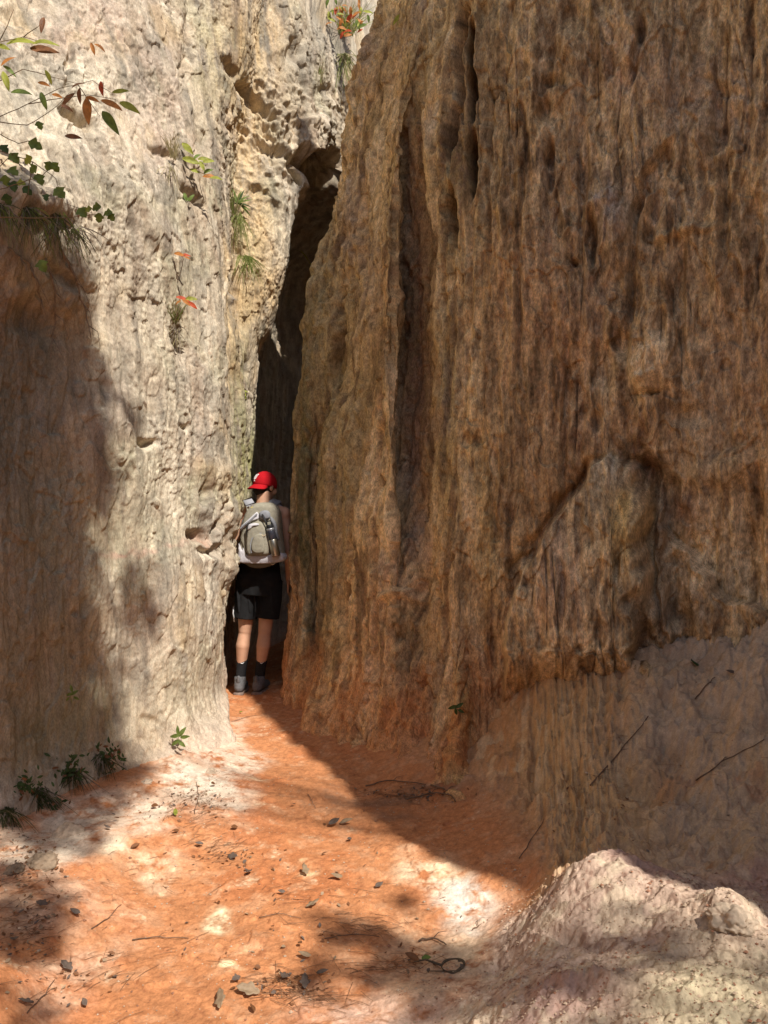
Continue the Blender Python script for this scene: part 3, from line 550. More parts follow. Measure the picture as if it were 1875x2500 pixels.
for s, sh, el, wr in ((-1, (-.160, 0, 1.440), (-.215, .03, 1.16), (-.175, .22, 1.06)), (1, (.198, 0, 1.430), (.243, -.015, 1.145), (.225, .08, .90))):
    sh, el, wr = Vector(sh), Vector(el), Vector(wr)
    b.ell(sh, (.056, .056, .064)); b.capsule(sh, el, .049, .037); b.capsule(el, el.lerp(wr, .35), .038, .039); b.capsule(el.lerp(wr, .3), wr, .038, .024)
    d = (wr-el).normalized(); side = V3(0, 1, 0) if s > 0 else V3(.3, 0, 1); side = (side-d*side.dot(d)).normalized(); nrm = d.cross(side)*s
    pc = wr+d*.05
    for k in range(4): b.capsule(wr+d*.012+side*(k-1.5)*.014, wr+d*.085+side*(k-1.5)*.0205, .015, .0105, 10)
    for k, L in enumerate((.066, .078, .073, .056)):
        r0 = wr+d*.088+side*(1.5-k)*.0205; dd = d; pr = r0
        for q, fr in enumerate((.42, .32, .26)):
            dd = (dd+nrm*(.22+.12*q)).normalized(); nx = pr+dd*L*fr; b.capsule(pr, nx, .0082-.0006*q, .0076-.0006*q, 10); pr = nx
    t0 = wr+d*.03+side*.026; t1 = t0+(d*.6+side*.75+nrm*.25).normalized()*.040; t2 = t1+(d*.9+side*.3+nrm*.35).normalized()*.034
    b.capsule(t0, t1, .013, .010, 10); b.capsule(t1, t2, .0098, .0085, 10)
for s, hip, kn, an, toe in ((-1, (-.088, 0, .93), (-.115, .0, .50), (-.150, -.02, .10), (-.150, .16, .04)), (1, (.085, 0, .93), (.045, -.005, .50), (.0, -.01, .10), (.03, .17, .04))):
    hip, kn, an, toe = map(Vector, (hip, kn, an, toe))
    b.capsule(hip, kn, .086, .053, 18); b.ell(kn, (.053, .055, .06)); c1 = kn.lerp(an, .30)+V3(s*.004, -.014, 0); b.capsule(kn.lerp(an, .05), c1, .049, .056, 18)
    b.capsule(c1, kn.lerp(an, .78), .055, .033, 18); b.capsule(kn.lerp(an, .7), an, .035, .032, 14); b.capsule(an+V3(0, -.02, -.04), toe, .03, .028)
    b.ell(hip+V3(0, -.03, -.01), (.085, .085, .09))
body = b.build('body', skin, person, remesh=.0048, sm=4)
hair = MB(); hair.ell(HC+HR @ V3(0, -.012, .010), (.0785, .0965, .088), HR); hair.ell(hp(0, -.055, -.035), (.060, .044, .050), HR)
hair.build('hair', mat('hair', (.025, .014, .008), .7, .3, 200, .5), person, remesh=.005, sm=2)
for s in (-1, 1):
    e = MB(); e.ell(hp(s*.031, .077, -.004), (.012, .012, .012), HR, 12); e.build('eye', mat('eye_white', (.7, .68, .65), .2, .02), person)
# tank top, shorts
t = MB(); t.ell((.022, -.005, 1.335), (.172, .112, .155)); t.ell((.012, 0, 1.19), (.155, .105, .18)); t.capsule((0, 0, 1.14), (0, 0, 1.09), .128, .128)
t.capsule((-.06, -.02, 1.43), (-.108, -.01, 1.485), .048, .038); t.capsule((.10, -.02, 1.42), (.150, -.01, 1.478), .048, .038)
t.build('tank_top', mat('grey_jersey', (.36, .35, .36), .9, .08, 90, .3), person, remesh=.006, sm=4)
blk = mat('black_cotton', (.012, .012, .013), .9, .3, 25, .5)
s_ = MB(); s_.tube([(0, 0, 1.05), (0, 0, .98), (0, -.005, .88), (-.005, 0, .80)], [(.150, .112), (.158, .120), (.172, .128), (.178, .118)][0:4] and [.15, .158, .172, .170], 24)
s_.v = [(x*1.06, y*.76, z) for x, y, z in s_.v]
s_.tube([(-.088, 0, .90), (-.098, 0, .74), (-.112, 0, .600)], [.103, .098, .096], 24); s_.tube([(.085, 0, .90), (.080, 0, .74), (.064, 0, .603)], [.103, .1, .096], 24)
s_.ell((-.08, -.045, .93), (.093, .09, .10)); s_.ell((.08, -.045, .93), (.093, .09, .10))
for k in range(7): s_.capsule((-.16+.045*k, -.098+.01*(k % 2), .84-.02*(k % 3)), (-.15+.045*k, -.088, .66), .008, .006, 8)
shorts = s_.build('shorts', blk, person, remesh=.005, sm=2)
c_ = MB(); c_.tube([(-.200, -.03, .70), (-.203, -.045, .64), (-.197, -.045, .615), (-.193, -.04, .575)], [(.002, .009)]*4, 6); c_.build('cord', mat('white_webbing', (.7, .7, .7), .8, .1), shorts)
sock_m = mat('black_knit', (.016, .016, .018), .95, .3, 120, .6)
shoe_m = mat('grey_shoe_mesh', (.13, .13, .135), .85, .25, 90, .6); sole_m = mat('shoe_sole', (.22, .16, .13), .8, .2, 60, .3)
for s, kn, an, toe in ((-1, (-.115, 0, .50), (-.150, -.02, .10), (-.150, .18, .045)), (1, (.045, -.005, .50), (.0, -.01, .10), (.035, .19, .045))):
    kn, an, toe = map(Vector, (kn, an, toe)); q = MB(); a = an.lerp(kn, .42)
    q.tube([a+V3(0, 0, .003), a-V3(0, 0, .012), an.lerp(kn, .25), an.lerp(kn, .08), an-V3(0, 0, .03)], [.043, .046, .041, .040, .043], 20)
    so = q.build('sock', sock_m, person, remesh=.005, sm=1)
    w = MB(); w.tube([a+V3(-.004, -.047, -.018), a+V3(.008, -.048, -.022), a+V3(.024, -.044, -.014)], [(.003, .0015), (.004, .0015), (.0012, .001)], 6); w.build('sock_mark', mat('white_thread', (.8, .8, .8), .7, .02), so)
    d = (toe-an); d.z = 0; d.normalize(); sd = V3(d.y, -d.x, 0); h0 = an-d*.045
    q = MB(); z0 = .018
    q.ell(h0+d*.01+V3(0, 0, -.03), (.043, .045, .055)); q.capsule(h0+V3(0, 0, -.045), h0+d*.22-V3(0, 0, .062), .040, .034); q.capsule(h0+d*.05+V3(0, 0, -.01), h0+d*.14-V3(0, 0, .04), .036, .034)
    q.tube([an+V3(0, 0, .035), an+V3(0, -.004, .012), an-V3(0, 0, .03)], [.046, .048, .046], 18)
    q.capsule(h0-d*.018+V3(0, 0, .01), h0-d*.022+V3(0, 0, .045), .017, .012, 10)
    sh = q.build('shoe', shoe_m, person, remesh=.005, sm=2)
    q = MB(); ol = [(-.052, .0), (-.04, .038), (.04, .036), (.13, .050), (.21, .044), (.25, .0), (.21, -.044), (.13, -.044), (.04, -.034), (-.04, -.038)]
    vs = [h0+d*u+sd*v-V3(0, 0, h0.z-zz) for zz in (-.004, .022) for u, v in ol]; n = len(ol)
    q.add(vs, [(k, (k+1) % n, n+(k+1) % n, n+k) for k in range(n)]+[tuple(range(n))[::-1], tuple(range(n, 2*n))]); q.build('sole', sole_m, sh)
# cap, worn backwards: the bill points to the back of the head (-y in the head frame)
red = mat('red_cotton', (.42, .012, .018), .95, .18, 220, .6, .05)
ca = (.085, .108, .100); CC = V3(0, -.004, .022)
def capsurf(az, el, off=0):      # az 0 = centre of the logo side
    x = math.sin(az)*math.cos(el)*(ca[0]+off); y = -math.cos(az)*math.cos(el)*(ca[1]+off); z = math.sin(el)*(ca[2]+off)
    return HC+HR @ (CC+Vector((x, y, z)))
q = MB(); n = 32; m_ = 14
vs = [capsurf(2*math.pi*k/n, -.28+(math.pi/2+.28)*i/m_) for i in range(m_+1) for k in range(n)]
q.add(vs, [(i*n+k, i*n+(k+1) % n, (i+1)*n+(k+1) % n, (i+1)*n+k) for i in range(m_) for k in range(n)])
cap = q.build('cap', red, person, solid=.003)
q = MB(); q.ell(capsurf(0, math.pi/2, .001), (.008, .008, .004), HR, 12); q.build('button', red, cap)
q = MB(); N2 = 20; vs = []
for j in range(8):
    t = j/7
    for k in range(N2+1):
        a = (k/N2-.5)*2*1.12; p0 = capsurf(a, -.24, -.002)
        out = HR @ Vector((math.sin(a)*.35, -1, 0)).normalized(); L_ = .072*math.sqrt(max(0, 1-(abs(k/N2-.5)*2)**2.6))
        dz = -.62*L_*t-.020*(abs(a)/1.12)**2*t
        vs.append(p0+out*L_*t*.82+HR @ V3(0, 0, dz))
q.add(vs, [(j*(N2+1)+k, j*(N2+1)+k+1, (j+1)*(N2+1)+k+1, (j+1)*(N2+1)+k) for j in range(7) for k in range(N2)])
q.build('bill', red, cap, solid=.004)
q = MB()
def lg(x0, y0, x1, y1, w):        # a stroke of the letters, laid over the crown
    L = math.hypot(x1-x0, y1-y0); nx, ny = -(y1-y0)/L*w/2, (x1-x0)/L*w/2; k = 5
    vs = []
    for off in (.0015, .0035):
        for i in range(k+1):
            t = i/k; x = x0+(x1-x0)*t; y = y0+(y1-y0)*t
            for sg in (-1, 1): vs.append(capsurf(1.15*(x+sg*nx)/.092+AZ0, 1.15*(y+sg*ny)/.1+EL0, off))
    h = 2*(k+1); fs = []
    for i in range(k):
        a = 2*i; fs += [(a, a+1, a+3, a+2), (h+a, h+a+2, h+a+3, h+a+1), (a, a+2, h+a+2, h+a), (a+1, h+a+1, h+a+3, a+3)]
    fs += [(0, h, h+1, 1), (2*k, 2*k+1, h+2*k+1, h+2*k)]
    q.add(vs, fs)
AZ0, EL0 = -.22, .36
lg(-.024, .022, .024, .022, .0055); lg(-.0215, .025, -.0215, .014, .004); lg(.0215, .025, .0215, .014, .004)          # T bar with serifs
lg(0, .022, 0, -.030, .0070); lg(-.009, -.0305, .009, -.0305, .0045)
lg(-.0145, .014, -.0145, -.006, .0062); lg(.0145, .014, .0145, -.006, .0062); lg(-.0145, -.006, -.008, -.0155, .006); lg(.0145, -.006, .008, -.0155, .006); lg(-.008, -.0155, .008, -.0155, .0055)
lg(-.019, .0125, -.009, .0125, .0036); lg(.009, .0125, .019, .0125, .0036)
q.build('letters', mat('white_embroidery', (.85, .85, .85), .8, .05, 200), cap)

# ------------------------------------------------------------------ backpack (outline in units of 0.418 mm, from a close look)
def zx(x, y):
    sx = (560+x/7.9)*.8848; sy = (1140+y/7.9)*.8848; Yp = OY-.16
    return ((sx-CX)/F*Yp-OX, CAM_H-(sy-CY)/F*Yp)
def zl(L): return [zx(*p) for p in L]
pack = empty('backpack', (OX, OY, 0.0)); tag(pack, 'khaki and light grey hiking backpack with a yellow clip worn by the hiker', 'backpack')
kh = mat('khaki_nylon', (.29, .265, .205), .85, .16, 45, .6); kh2 = mat('dark_khaki_nylon', (.17, .145, .10), .8, .1, 60, .35)
lgm = mat('light_grey_nylon', (.56, .54, .57), .75, .1, 50, .4); gym = mat('grey_nylon', (.24, .245, .265), .8, .1, 60, .3); bkm = mat('black_webbing', (.02, .02, .022), .7, .1)
yb = -.105
q = MB(); q.pillow(zl([(560, 690), (830, 690), (960, 800), (1010, 1000), (1030, 1300), (1080, 1640), (1100, 1790), (860, 1840), (480, 1850), (210, 1810), (190, 1650), (225, 1400), (255, 1100), (330, 870), (440, 740)]), yb, yb-.155, .16)
for k in range(12): q.capsule(*[(lambda p: (p[0], yb-.12, p[1]))(zx(360+55*k+dx, yy)) for dx, yy in ((0, 760), (20, 960))], .006, .004, 8)
q.build('main_compartment', kh, pack, remesh=.0055, sm=2)
q = MB(); q.pillow(zl([(205, 1450), (250, 1560), (350, 1690), (600, 1700), (800, 1690), (1060, 1640), (1110, 1780), (860, 1850), (480, 1855), (225, 1830), (185, 1700)]), yb-.02, yb-.168, .12, subdiv=3)
for (x, y, x2, y2) in ((280, 1620, 480, 1840), (350, 1720, 600, 1840), (700, 1720, 790, 1830), (240, 1560, 300, 1820), (640, 1730, 700, 1800)): q.capsule(*[(lambda p: (p[0], yb-.158, p[1]))(zx(*a)) for a in ((x, y), (x2, y2))], .009, .006, 8)
q.build('bottom_panel', lgm, pack, remesh=.0055, sm=2)
q = MB(); q.pillow(zl([(400, 1190), (450, 1090), (600, 1040), (720, 1090), (800, 1290), (850, 1500), (800, 1690), (600, 1705), (400, 1690), (370, 1450)]), yb-.11, yb-.205, .2)
fp = q.build('front_pocket', kh, pack, remesh=.005, sm=2)
q = MB(); q.pillow(zl([(500, 1400), (560, 1290), (690, 1270), (730, 1400), (740, 1600), (680, 1660), (540, 1650), (480, 1560)]), yb-.16, yb-.222, .22)
ip = q.build('small_pocket', kh, fp, remesh=.004, sm=2)
def ystrip(name, pts, w, y, m, par, t=.002):
    q = MB(); ps = [Vector((zx(*p)[0], yy, zx(*p)[1])) for p, yy in zip(pts, y if hasattr(y, '__len__') else [y]*len(pts))]
    q.tube(ps, [(w/2, t)]*len(ps), 8)
    # orient the flat side outwards
    q2 = MB(); vs = []
    for i, p in enumerate(ps):
        d = (ps[min(i+1, len(ps)-1)]-ps[max(i-1, 0)]).normalized(); sd = d.cross(V3(0, 1, 0)).normalized()
        for a, bb in ((-1, 0), (-1, -t), (1, -t), (1, 0)): vs.append(p+sd*a*w/2+V3(0, bb, 0))
    n = len(ps); q2.add(vs, [(4*i+k, 4*i+(k+1) % 4, 4*i+4+(k+1) % 4, 4*i+4+k) for i in range(n-1) for k in range(4)]+[(3, 2, 1, 0), (4*n-4, 4*n-3, 4*n-2, 4*n-1)])
    return q2.build(name, m, par, smooth=False)
ystrip('piping', [(490, 1640), (470, 1480), (500, 1370), (570, 1290), (680, 1262)], .008, yb-.2, gym, fp, .006)
q = MB(); q.pillow(zl([(410, 1170), (440, 1100), (560, 1075), (640, 1090), (630, 1120), (520, 1135), (470, 1190), (415, 1210)]), yb-.12, yb-.212, .15); q.build('trim', lgm, fp, remesh=.004, sm=1)
q = MB(); q.pillow(zl([(560, 870), (600, 880), (625, 960), (600, 1000), (480, 1040), (380, 1130), (290, 1200), (245, 1240), (260, 1150), (350, 1060), (460, 960)]), yb-.08, yb-.172, .15); q.build('side_flap', lgm, pack, remesh=.004, sm=1)
ystrip('webbing', [(590, 900), (450, 1030), (330, 1120), (262, 1180)], .010, yb-.176, gym, pack, .003)
q = MB(); q.pillow(zl([(610, 900), (660, 850), (740, 835), (810, 870), (830, 960), (790, 1010), (690, 1020), (640, 980)]), yb-.11, yb-.182, .25); q.build('helmet_loop', gym, pack, remesh=.004, sm=1)
q = MB(); q.pillow(zl([(820, 930), (880, 980), (950, 1100), (975, 1300), (1010, 1420), (950, 1400), (900, 1200), (860, 1060), (810, 990)]), yb-.07, yb-.164, .2); q.build('side_flap', gym, pack, remesh=.004, sm=1)
ystrip('zip', [(440, 1080), (385, 1180), (400, 1330), (430, 1480), (400, 1660)], .007, [yb-.172, yb-.176, yb-.18, yb-.178, yb-.172], bkm, pack, .006)
ystrip('zip', [(330, 1180), (270, 1350), (330, 1500), (370, 1690)], .005, [yb-.150, yb-.152, yb-.158, yb-.168], kh2, pack, .006)
q = MB(); q.pillow(zl([(270, 1790), (900, 1790), (860, 1880), (700, 1935), (560, 1950), (420, 1925), (320, 1870)]), yb+.01, yb-.13, .2); q.build('hip_pad', kh2, pack, remesh=.005, sm=1)
# shoulder straps
for s, pts in ((-1, [(-.055, -.10, 1.50), (-.080, -.070, 1.532), (-.098, 0, 1.545), (-.105, .07, 1.50), (-.10, .112, 1.40), (-.13, .09, 1.22)]), (1, [(.110, -.10, 1.49), (.128, -.070, 1.520), (.142, 0, 1.535), (.148, .07, 1.49), (.14, .112, 1.40), (.17, .08, 1.22)])):
    vs = []; ps = [Vector(p) for p in pts]; P2 = []
    for i in range(len(ps)-1):
        for k in range(4): P2.append(ps[i].lerp(ps[i+1], k/4))
    P2.append(ps[-1])
    for p in P2:
        for a, z in ((-.033, -.006), (-.036, .0), (-.030, .008), (.030, .008), (.036, 0), (.033, -.006)): vs.append(p+V3(a, -.3*z if p.y < 0 else .4*z, z+.006-(a*.35*s)))
    n = len(P2); q = MB(); q.add(vs, [(6*i+k, 6*i+(k+1) % 6, 6*i+6+(k+1) % 6, 6*i+6+k) for i in range(n-1) for k in range(6)]+[tuple(range(6)), tuple(6*n-6+k for k in range(6))])
    st = q.build('shoulder_strap', mat('strap_grey', (.33, .33, .36), .85, .1, 60, .3) if s < 0 else gym, pack)
x_, z_ = zx(500, 800); q = MB(); q.tube([(x_+.016*math.cos(a), yb-.135, z_+.010*math.sin(a)) for a in np.linspace(0, 2*math.pi, 13)], .0042, 6, False); q.capsule((x_-.016, yb-.135, z_+.004), (x_-.004, yb-.135, z_-.016), .004, .003, 6)
q.build('clip', mat('yellow_plastic', (.75, .55, .02), .4, .05), pack)
for (x, y, dy) in ((722, 1290, -.212), (875, 1835, -.172)):
    x_, z_ = zx(x, y); q = MB(); q.tube([(x_+.014*math.cos(a), yb+dy, z_-.012*abs(math.sin(a))) for a in np.linspace(0, math.pi, 9)], .0026, 6); q.build('buckle_ring', mat('tan_webbing', (.55, .42, .26), .6, .1), pack)
# bottle clipped to the right side of the pack
bt = empty('water_bottle', (OX, OY, 0.0)); tag(bt, 'steel and clear water bottle with a black lid clipped to the backpack', 'bottle')
a = Vector((zx(838, 1180)[0], yb-.200, zx(838, 1180)[1])); e = Vector((zx(950, 1690)[0], yb-.190, zx(950, 1690)[1])); ax = (e-a)
def seg(t0, t1, r, nm, m, par=bt, rr=None):
    q = MB(); q.tube([a+ax*t0, a+ax*(t0+.02), a+ax*(t1-.02), a+ax*t1], rr or [r*.93, r, r, r*.93], 28); return q.build(nm, m, par)
seg(.40, 1., .0335, 'steel_body', mat('brushed_steel', (.50, .46, .38), .28, .05, 300, .1, .5, .9))
seg(.06, .40, .0320, 'tinted_body', mat('smoky_plastic', (.035, .035, .045), .12, .1, 30, 0, .6))
seg(-.01, .07, .030, 'collar', mat('grey_collar', (.4, .4, .42), .3, .05, 30, 0, .5, .6))
seg(-.14, -.01, .026, 'lid', mat('black_plastic', (.02, .02, .022), .35, .05))
seg(.985, 1.03, .0345, 'base_ring', mat('copper_base', (.28, .15, .09), .4, .1, 30, 0, .5, .5))
q = MB(); u = a-ax*.14; q.tube([u+V3(-.02, 0, .0), u+V3(-.03, .0, .03), u+V3(-.045, .01, .065), u+V3(-.055, .015, .08)], [(.008, .003)]*4, 6); q.tube([u+V3(.015, 0, 0), u+V3(.018, 0, .022), u+V3(0, 0, .03), u+V3(-.018, 0, .02), u+V3(-.016, 0, -.004)], .005, 6)
q.build('carry_loop', bkm, bt)
# ------------------------------------------------------------------ plants
def leafc(name, c, tr=.35): return mat(name, c, .6, .3, 45, .3, .3, trans=tr)
LG = leafc('leaf_green', (.16, .22, .05)); LY = leafc('leaf_yellow_green', (.34, .36, .06)); LR = leafc('leaf_red', (.52, .09, .035)); LO = leafc('leaf_orange', (.50, .20, .05)); LB = leafc('leaf_brown', (.20, .085, .035), .15)
LD = leafc('leaf_dark_green', (.06, .10, .03)); LT = leafc('leaf_tan', (.30, .21, .13), .1); LGR = leafc('leaf_grey', (.13, .095, .075), .05); GRS = leafc('grass_blade', (.20, .24, .06)); GRD = leafc('grass_dark', (.08, .09, .035)); DRY = leafc('dry_grass', (.42, .36, .20))
STEM = mat('stem_brown', (.17, .11, .06), .8, .3, 60); STG = mat('stem_green', (.20, .22, .07), .7, .2, 60); ROOT = mat('root_grey', (.24, .19, .14), .9, .3, 60); TWG = mat('twig', (.16, .10, .065), .9, .3, 60)
BARK = mat('bark', (.12, .09, .065), .95, .35, 14, 1.)
PAL = dict(g=LG, y=LY, r=LR, o=LO, b=LB, d=LD, t=LT, k=LGR)
def leaf(q, base, d, nrm, L, W, curl=.25, lobes=0, fold=.25, nu=7, nv=4):
    d = Vector(d).normalized(); nrm = Vector(nrm); nrm = (nrm-d*nrm.dot(d)).normalized(); s = d.cross(nrm); vs = []
    ph = random.random()*6
    for i in range(nu+1):
        t = i/nu; w = math.sin(math.pi*min(1, t*.97+.03))**.8*(1-.35*t)*1.15
        if lobes: w *= .55+.75*abs(math.cos(t*math.pi*lobes))
        c = Vector(base)+d*L*(math.sin(t*curl*2)/(curl*2) if curl else t)+nrm*(-L*(1-math.cos(t*curl*2))/(max(abs(curl)*2, .01))*(1 if curl > 0 else -1))
        for k in range(nv+1):
            v = (k/nv-.5)*2; vs.append(c+s*v*w*W/2+nrm*(abs(v)*w*W*fold*.5+.05*W*math.sin(ph+5*t+3*v)))
    q.add(vs, [(i*(nv+1)+k, i*(nv+1)+k+1, (i+1)*(nv+1)+k+1, (i+1)*(nv+1)+k) for i in range(nu) for k in range(nv)])
def blade(q, base, tip, w, sag, n=6):
    base = Vector(base); tip = Vector(tip); d = tip-base; s = d.cross(V3(.2, 1, .1)).normalized(); vs = []
    for i in range(n+1):
        t = i/n; p = base.lerp(tip, t)-V3(0, 0, sag*(t*t-t)*-1*0)+V3(0, 0, sag*4*t*(1-t)); ww = w*(1-t)**.7+.0004
        vs += [p-s*ww/2, p+s*ww/2]
    q.add(vs, [(2*i, 2*i+1, 2*i+3, 2*i+2) for i in range(n)])
def rv(a): return V3(random.uniform(-a, a), random.uniform(-a, a), random.uniform(-a, a))
def plant(name, label, cat, S, root, stems, leaves, off=.06, group=None, sr=.0022, stem=STEM, lw=.42, curl=.3):
    """root px; stems = lists of px points; leaves = (px, py, length px, angle in degrees (0 right, 90 down), colour, lobes)"""
    rp = on(S, *root); Y0 = rp.y-off
    e = empty(name, rp); tag(e, label, cat, group)
    q = MB()
    for st in stems:
        pts = []; m = len(st)
        for i, p in enumerate(st):
            Yp = rp.y+.01 if (i == 0 and tuple(p[:2]) == tuple(root)) else Y0-.02*math.sin(i*1.7)
            pts.append(at(p[0], p[1], Yp)-rp)
        P2 = []
        for i in range(len(pts)-1):
            for k in range(4): P2.append(pts[i].lerp(pts[i+1], k/4)+rv(.002))
        P2.append(pts[-1]); q.tube(P2, [sr*(1-.6*i/len(P2)) for i in range(len(P2))], 6)
    q.build('stem', stem, e)
    fq = MB(); keys = []
    for l in leaves:
        px, py, ln, ang, k = l[:5]; lob = l[5] if len(l) > 5 else 0
        if PAL[k] not in keys: keys.append(PAL[k])
        fq.cur = keys.index(PAL[k]); a = R(ang); L = ln/F*Y0
        d = V3(math.cos(a), random.uniform(-.45, .2), -math.sin(a)); c = at(px, py, Y0-random.uniform(0, .04))-rp-d.normalized()*L*.5
        leaf(fq, c, d, V3(random.uniform(-.3, .5), -1, random.uniform(.1, .7)), L*1.1, L*(lw if not lob else .95), curl+random.uniform(-.15, .2), lob)
    if leaves: fq.build('foliage', keys, e)
    return e
def tuft(label, S, px, py, n, hpx, spread, m=(GRS, DRY), off=.0, down=False, group=None, name='grass_tuft', w=.0035, leanx=0):
    rp = on(S, px, py); Y = rp.y; rp = rp+V3(0, -.012*Y, 0); w = w*max(1, Y/3.2); e = empty(name, rp); tag(e, label, 'grass', group)
    q = MB()
    for i in range(n):
        q.cur = i % len(m); b0 = V3(random.gauss(0, spread*.25), random.uniform(-.02, .02), random.gauss(0, .006)); h = hpx/F*Y*random.uniform(.5, 1.1)
        tx = random.gauss(leanx, spread*1.0)
        tip = b0+V3(tx, -random.uniform(.02, .5)*h, h*random.uniform(.6, 1)*(-1 if down else 1)); blade(q, b0, tip, w*random.uniform(.6, 1.2), random.uniform(.0, .2)*h)
    q.build('blades', list(m), e, smooth=False)
    return e

plant('leafy_branch', 'thin branch of drooping green and rust autumn leaves reaching in at the upper left', 'branch', SL, (5, 262),
 [[(-90, 300), (-20, 262), (60, 225), (130, 190), (200, 175), (240, 200)], [(60, 225), (120, 214), (190, 205), (250, 215)], [(0, 175), (50, 150), (110, 165), (165, 180)], [(-60, 140), (0, 90), (50, 80), (110, 95)], [(-20, 262), (60, 270), (110, 240), (150, 200)], [(50, 80), (90, 50)], [(0, 90), (30, 20)], [(165, 180), (215, 250)]],
 [(40, 86, 62, -8, 'y'), (95, 88, 50, -12, 'y'), (92, 106, 58, 5, 'b'), (91, 50, 34, 95, 'b'), (14, 130, 34, -40, 'o'), (105, 164, 28, 60, 'y'), (200, 103, 24, 70, 'o'), (215, 98, 26, 20, 'o'), (12, 172, 40, 70, 'y'), (40, 194, 44, -5, 'g'), (92, 178, 26, 10, 'o'),
  (92, 213, 36, 70, 'g'), (122, 205, 26, 20, 'o'), (146, 214, 40, 140, 'b'), (165, 180, 30, -45, 'b'), (218, 188, 34, 80, 'r'), (258, 196, 34, -8, 'y'), (198, 212, 28, 10, 'o'), (238, 222, 56, 25, 'o'), (276, 226, 50, 25, 'y'), (188, 235, 58, 82, 'o'), (234, 256, 60, 52, 'g'), (156, 294, 34, 5, 'b'), (144, 230, 26, 15, 'b'), (20, 150, 30, 30, 'g'), (170, 205, 30, 100, 'b'), (5, 100, 30, 20, 'y')], off=.36, lw=.36)
plant('leafy_vine', 'green vine with small lobed leaves trailing along the left edge of the pale rock', 'vine', SL, (5, 470),
 [[(-60, 300), (10, 330), (70, 350), (120, 385), (140, 440), (200, 460)], [(-40, 420), (30, 400), (90, 380), (120, 350)], [(-30, 470), (60, 470), (140, 470), (215, 462)], [(0, 290), (40, 310), (80, 300)], [(70, 350), (60, 420), (40, 460)], [(-20, 380), (30, 330)]],
 [(x, y, s*.8, random.uniform(0, 180), k, 2.5) for x, y, s, k in [(30, 340, 30, 'g'), (27, 368, 30, 'g'), (75, 312, 34, 'g'), (72, 365, 26, 'g'), (60, 345, 28, 'y'), (105, 358, 24, 'g'), (85, 385, 30, 'g'), (128, 415, 34, 'g'), (118, 360, 26, 'g'), (30, 400, 30, 'd'), (58, 410, 26, 'd'), (15, 430, 28, 'd'), (8, 320, 28, 'd'), (208, 448, 26, 'g'), (232, 460, 28, 'g'), (214, 470, 24, 'g'), (176, 458, 30, 'g'), (190, 452, 22, 'y'), (240, 468, 22, 'g'), (85, 270, 22, 'g'), (45, 395, 22, 'y'), (90, 572, 34, 'g'), (12, 390, 28, 'g'), (100, 425, 20, 'd')]], off=.22, stem=STEM)
plant('leafy_sprig', 'yellow green sprig on a thin upright stem in the middle of the pale rock', 'plant', SL, (440, 432), [[(440, 432), (432, 400), (428, 360), (408, 318)], [(428, 370), (460, 385)]],
 [(404, 318, 34, 45, 'y'), (412, 346, 36, 10, 'y'), (442, 342, 30, -10, 'y'), (450, 346, 26, -20, 'y'), (420, 368, 22, 15, 'y'), (436, 356, 24, 60, 'y'), (452, 378, 30, -10, 'o'), (466, 384, 26, 5, 'y'), (448, 368, 22, -30, 'g'), (425, 335, 24, -60, 'g')], off=.14)
plant('small_weed', 'few green leaves in a dark hollow below the yellow green sprig', 'plant', SL, (408, 435), [[(408, 435), (402, 425)], [(408, 435), (415, 428)]], [(400, 424, 20, 70, 'g'), (412, 426, 20, -60, 'g'), (405, 430, 18, 10, 'g')], off=.05)
plant('spiky_fern', 'green spiky fern sprouting from the crease of the pale rock', 'fern', SL, (512, 450), [[(512, 450), (516, 432)]], [(512+14*math.cos(a), 438+14*math.sin(a), 34, math.degrees(a), 'g' if i % 3 else 'd') for i, a in enumerate(np.linspace(math.pi*.95, math.pi*2.15, 11))]+[(530, 452, 30, 40, 'g'), (500, 455, 26, 130, 'g')], off=.07, lw=.16)
tuft('long grass spilling down the crease below the spiky fern', SL, 512, 470, 70, 110, .09, (GRS, DRY), down=True)
tuft('upright dry grass beside the spiky fern on the rock crease', SL, 505, 470, 36, 80, .07, (DRY, GRS), group=None)
tuft('green grass hanging over the ochre rock right of the crease', SL, 535, 560, 44, 80, .10, (GRS, GRS), down=True, leanx=.04)
tuft('grey dry grass clump on the pale rock left of the yellow green sprig', SL, 380, 350, 34, 60, .05, (DRY, DRY))
tuft('grey withered grass hanging beneath the middle hollow', SL, 372, 370, 30, 70, .05, (DRY, ROOT), down=True)
plant('leafy_sprig', 'single orange leaf on a thin stalk above the red leaved sprig', 'plant', SL, (392, 585), [[(392, 585), (396, 560), (392, 548)]], [(386, 548, 24, 10, 'o'), (400, 550, 20, -15, 'r'), (404, 556, 14, 20, 'o')], off=.10)
plant('leafy_sprig', 'small sprig with a red and a yellow green leaf low on the pale rock', 'plant', SL, (380, 700), [[(380, 700), (385, 670), (398, 650)]], [(395, 644, 28, 5, 'r'), (412, 644, 24, -5, 'y'), (416, 658, 24, 25, 'r'), (384, 652, 16, 160, 'o'), (402, 652, 20, 30, 'o')], off=.13)
tuft('fine dry grass under the red leaved sprig', SL, 385, 700, 30, 70, .06, (DRY, GRS))
tuft('withered grass hanging below the red leaved sprig', SL, 385, 715, 24, 80, .05, (DRY, ROOT), down=True)
plant('small_weed', 'bright yellow green fern tip growing at the slot edge above the hiker', 'plant', SL, (526, 860), [[(526, 860), (518, 842)]], [(516, 838, 20, 20, 'y'), (524, 844, 20, -10, 'y'), (512, 848, 16, 150, 'g'), (528, 852, 18, 60, 'y')], off=.04)
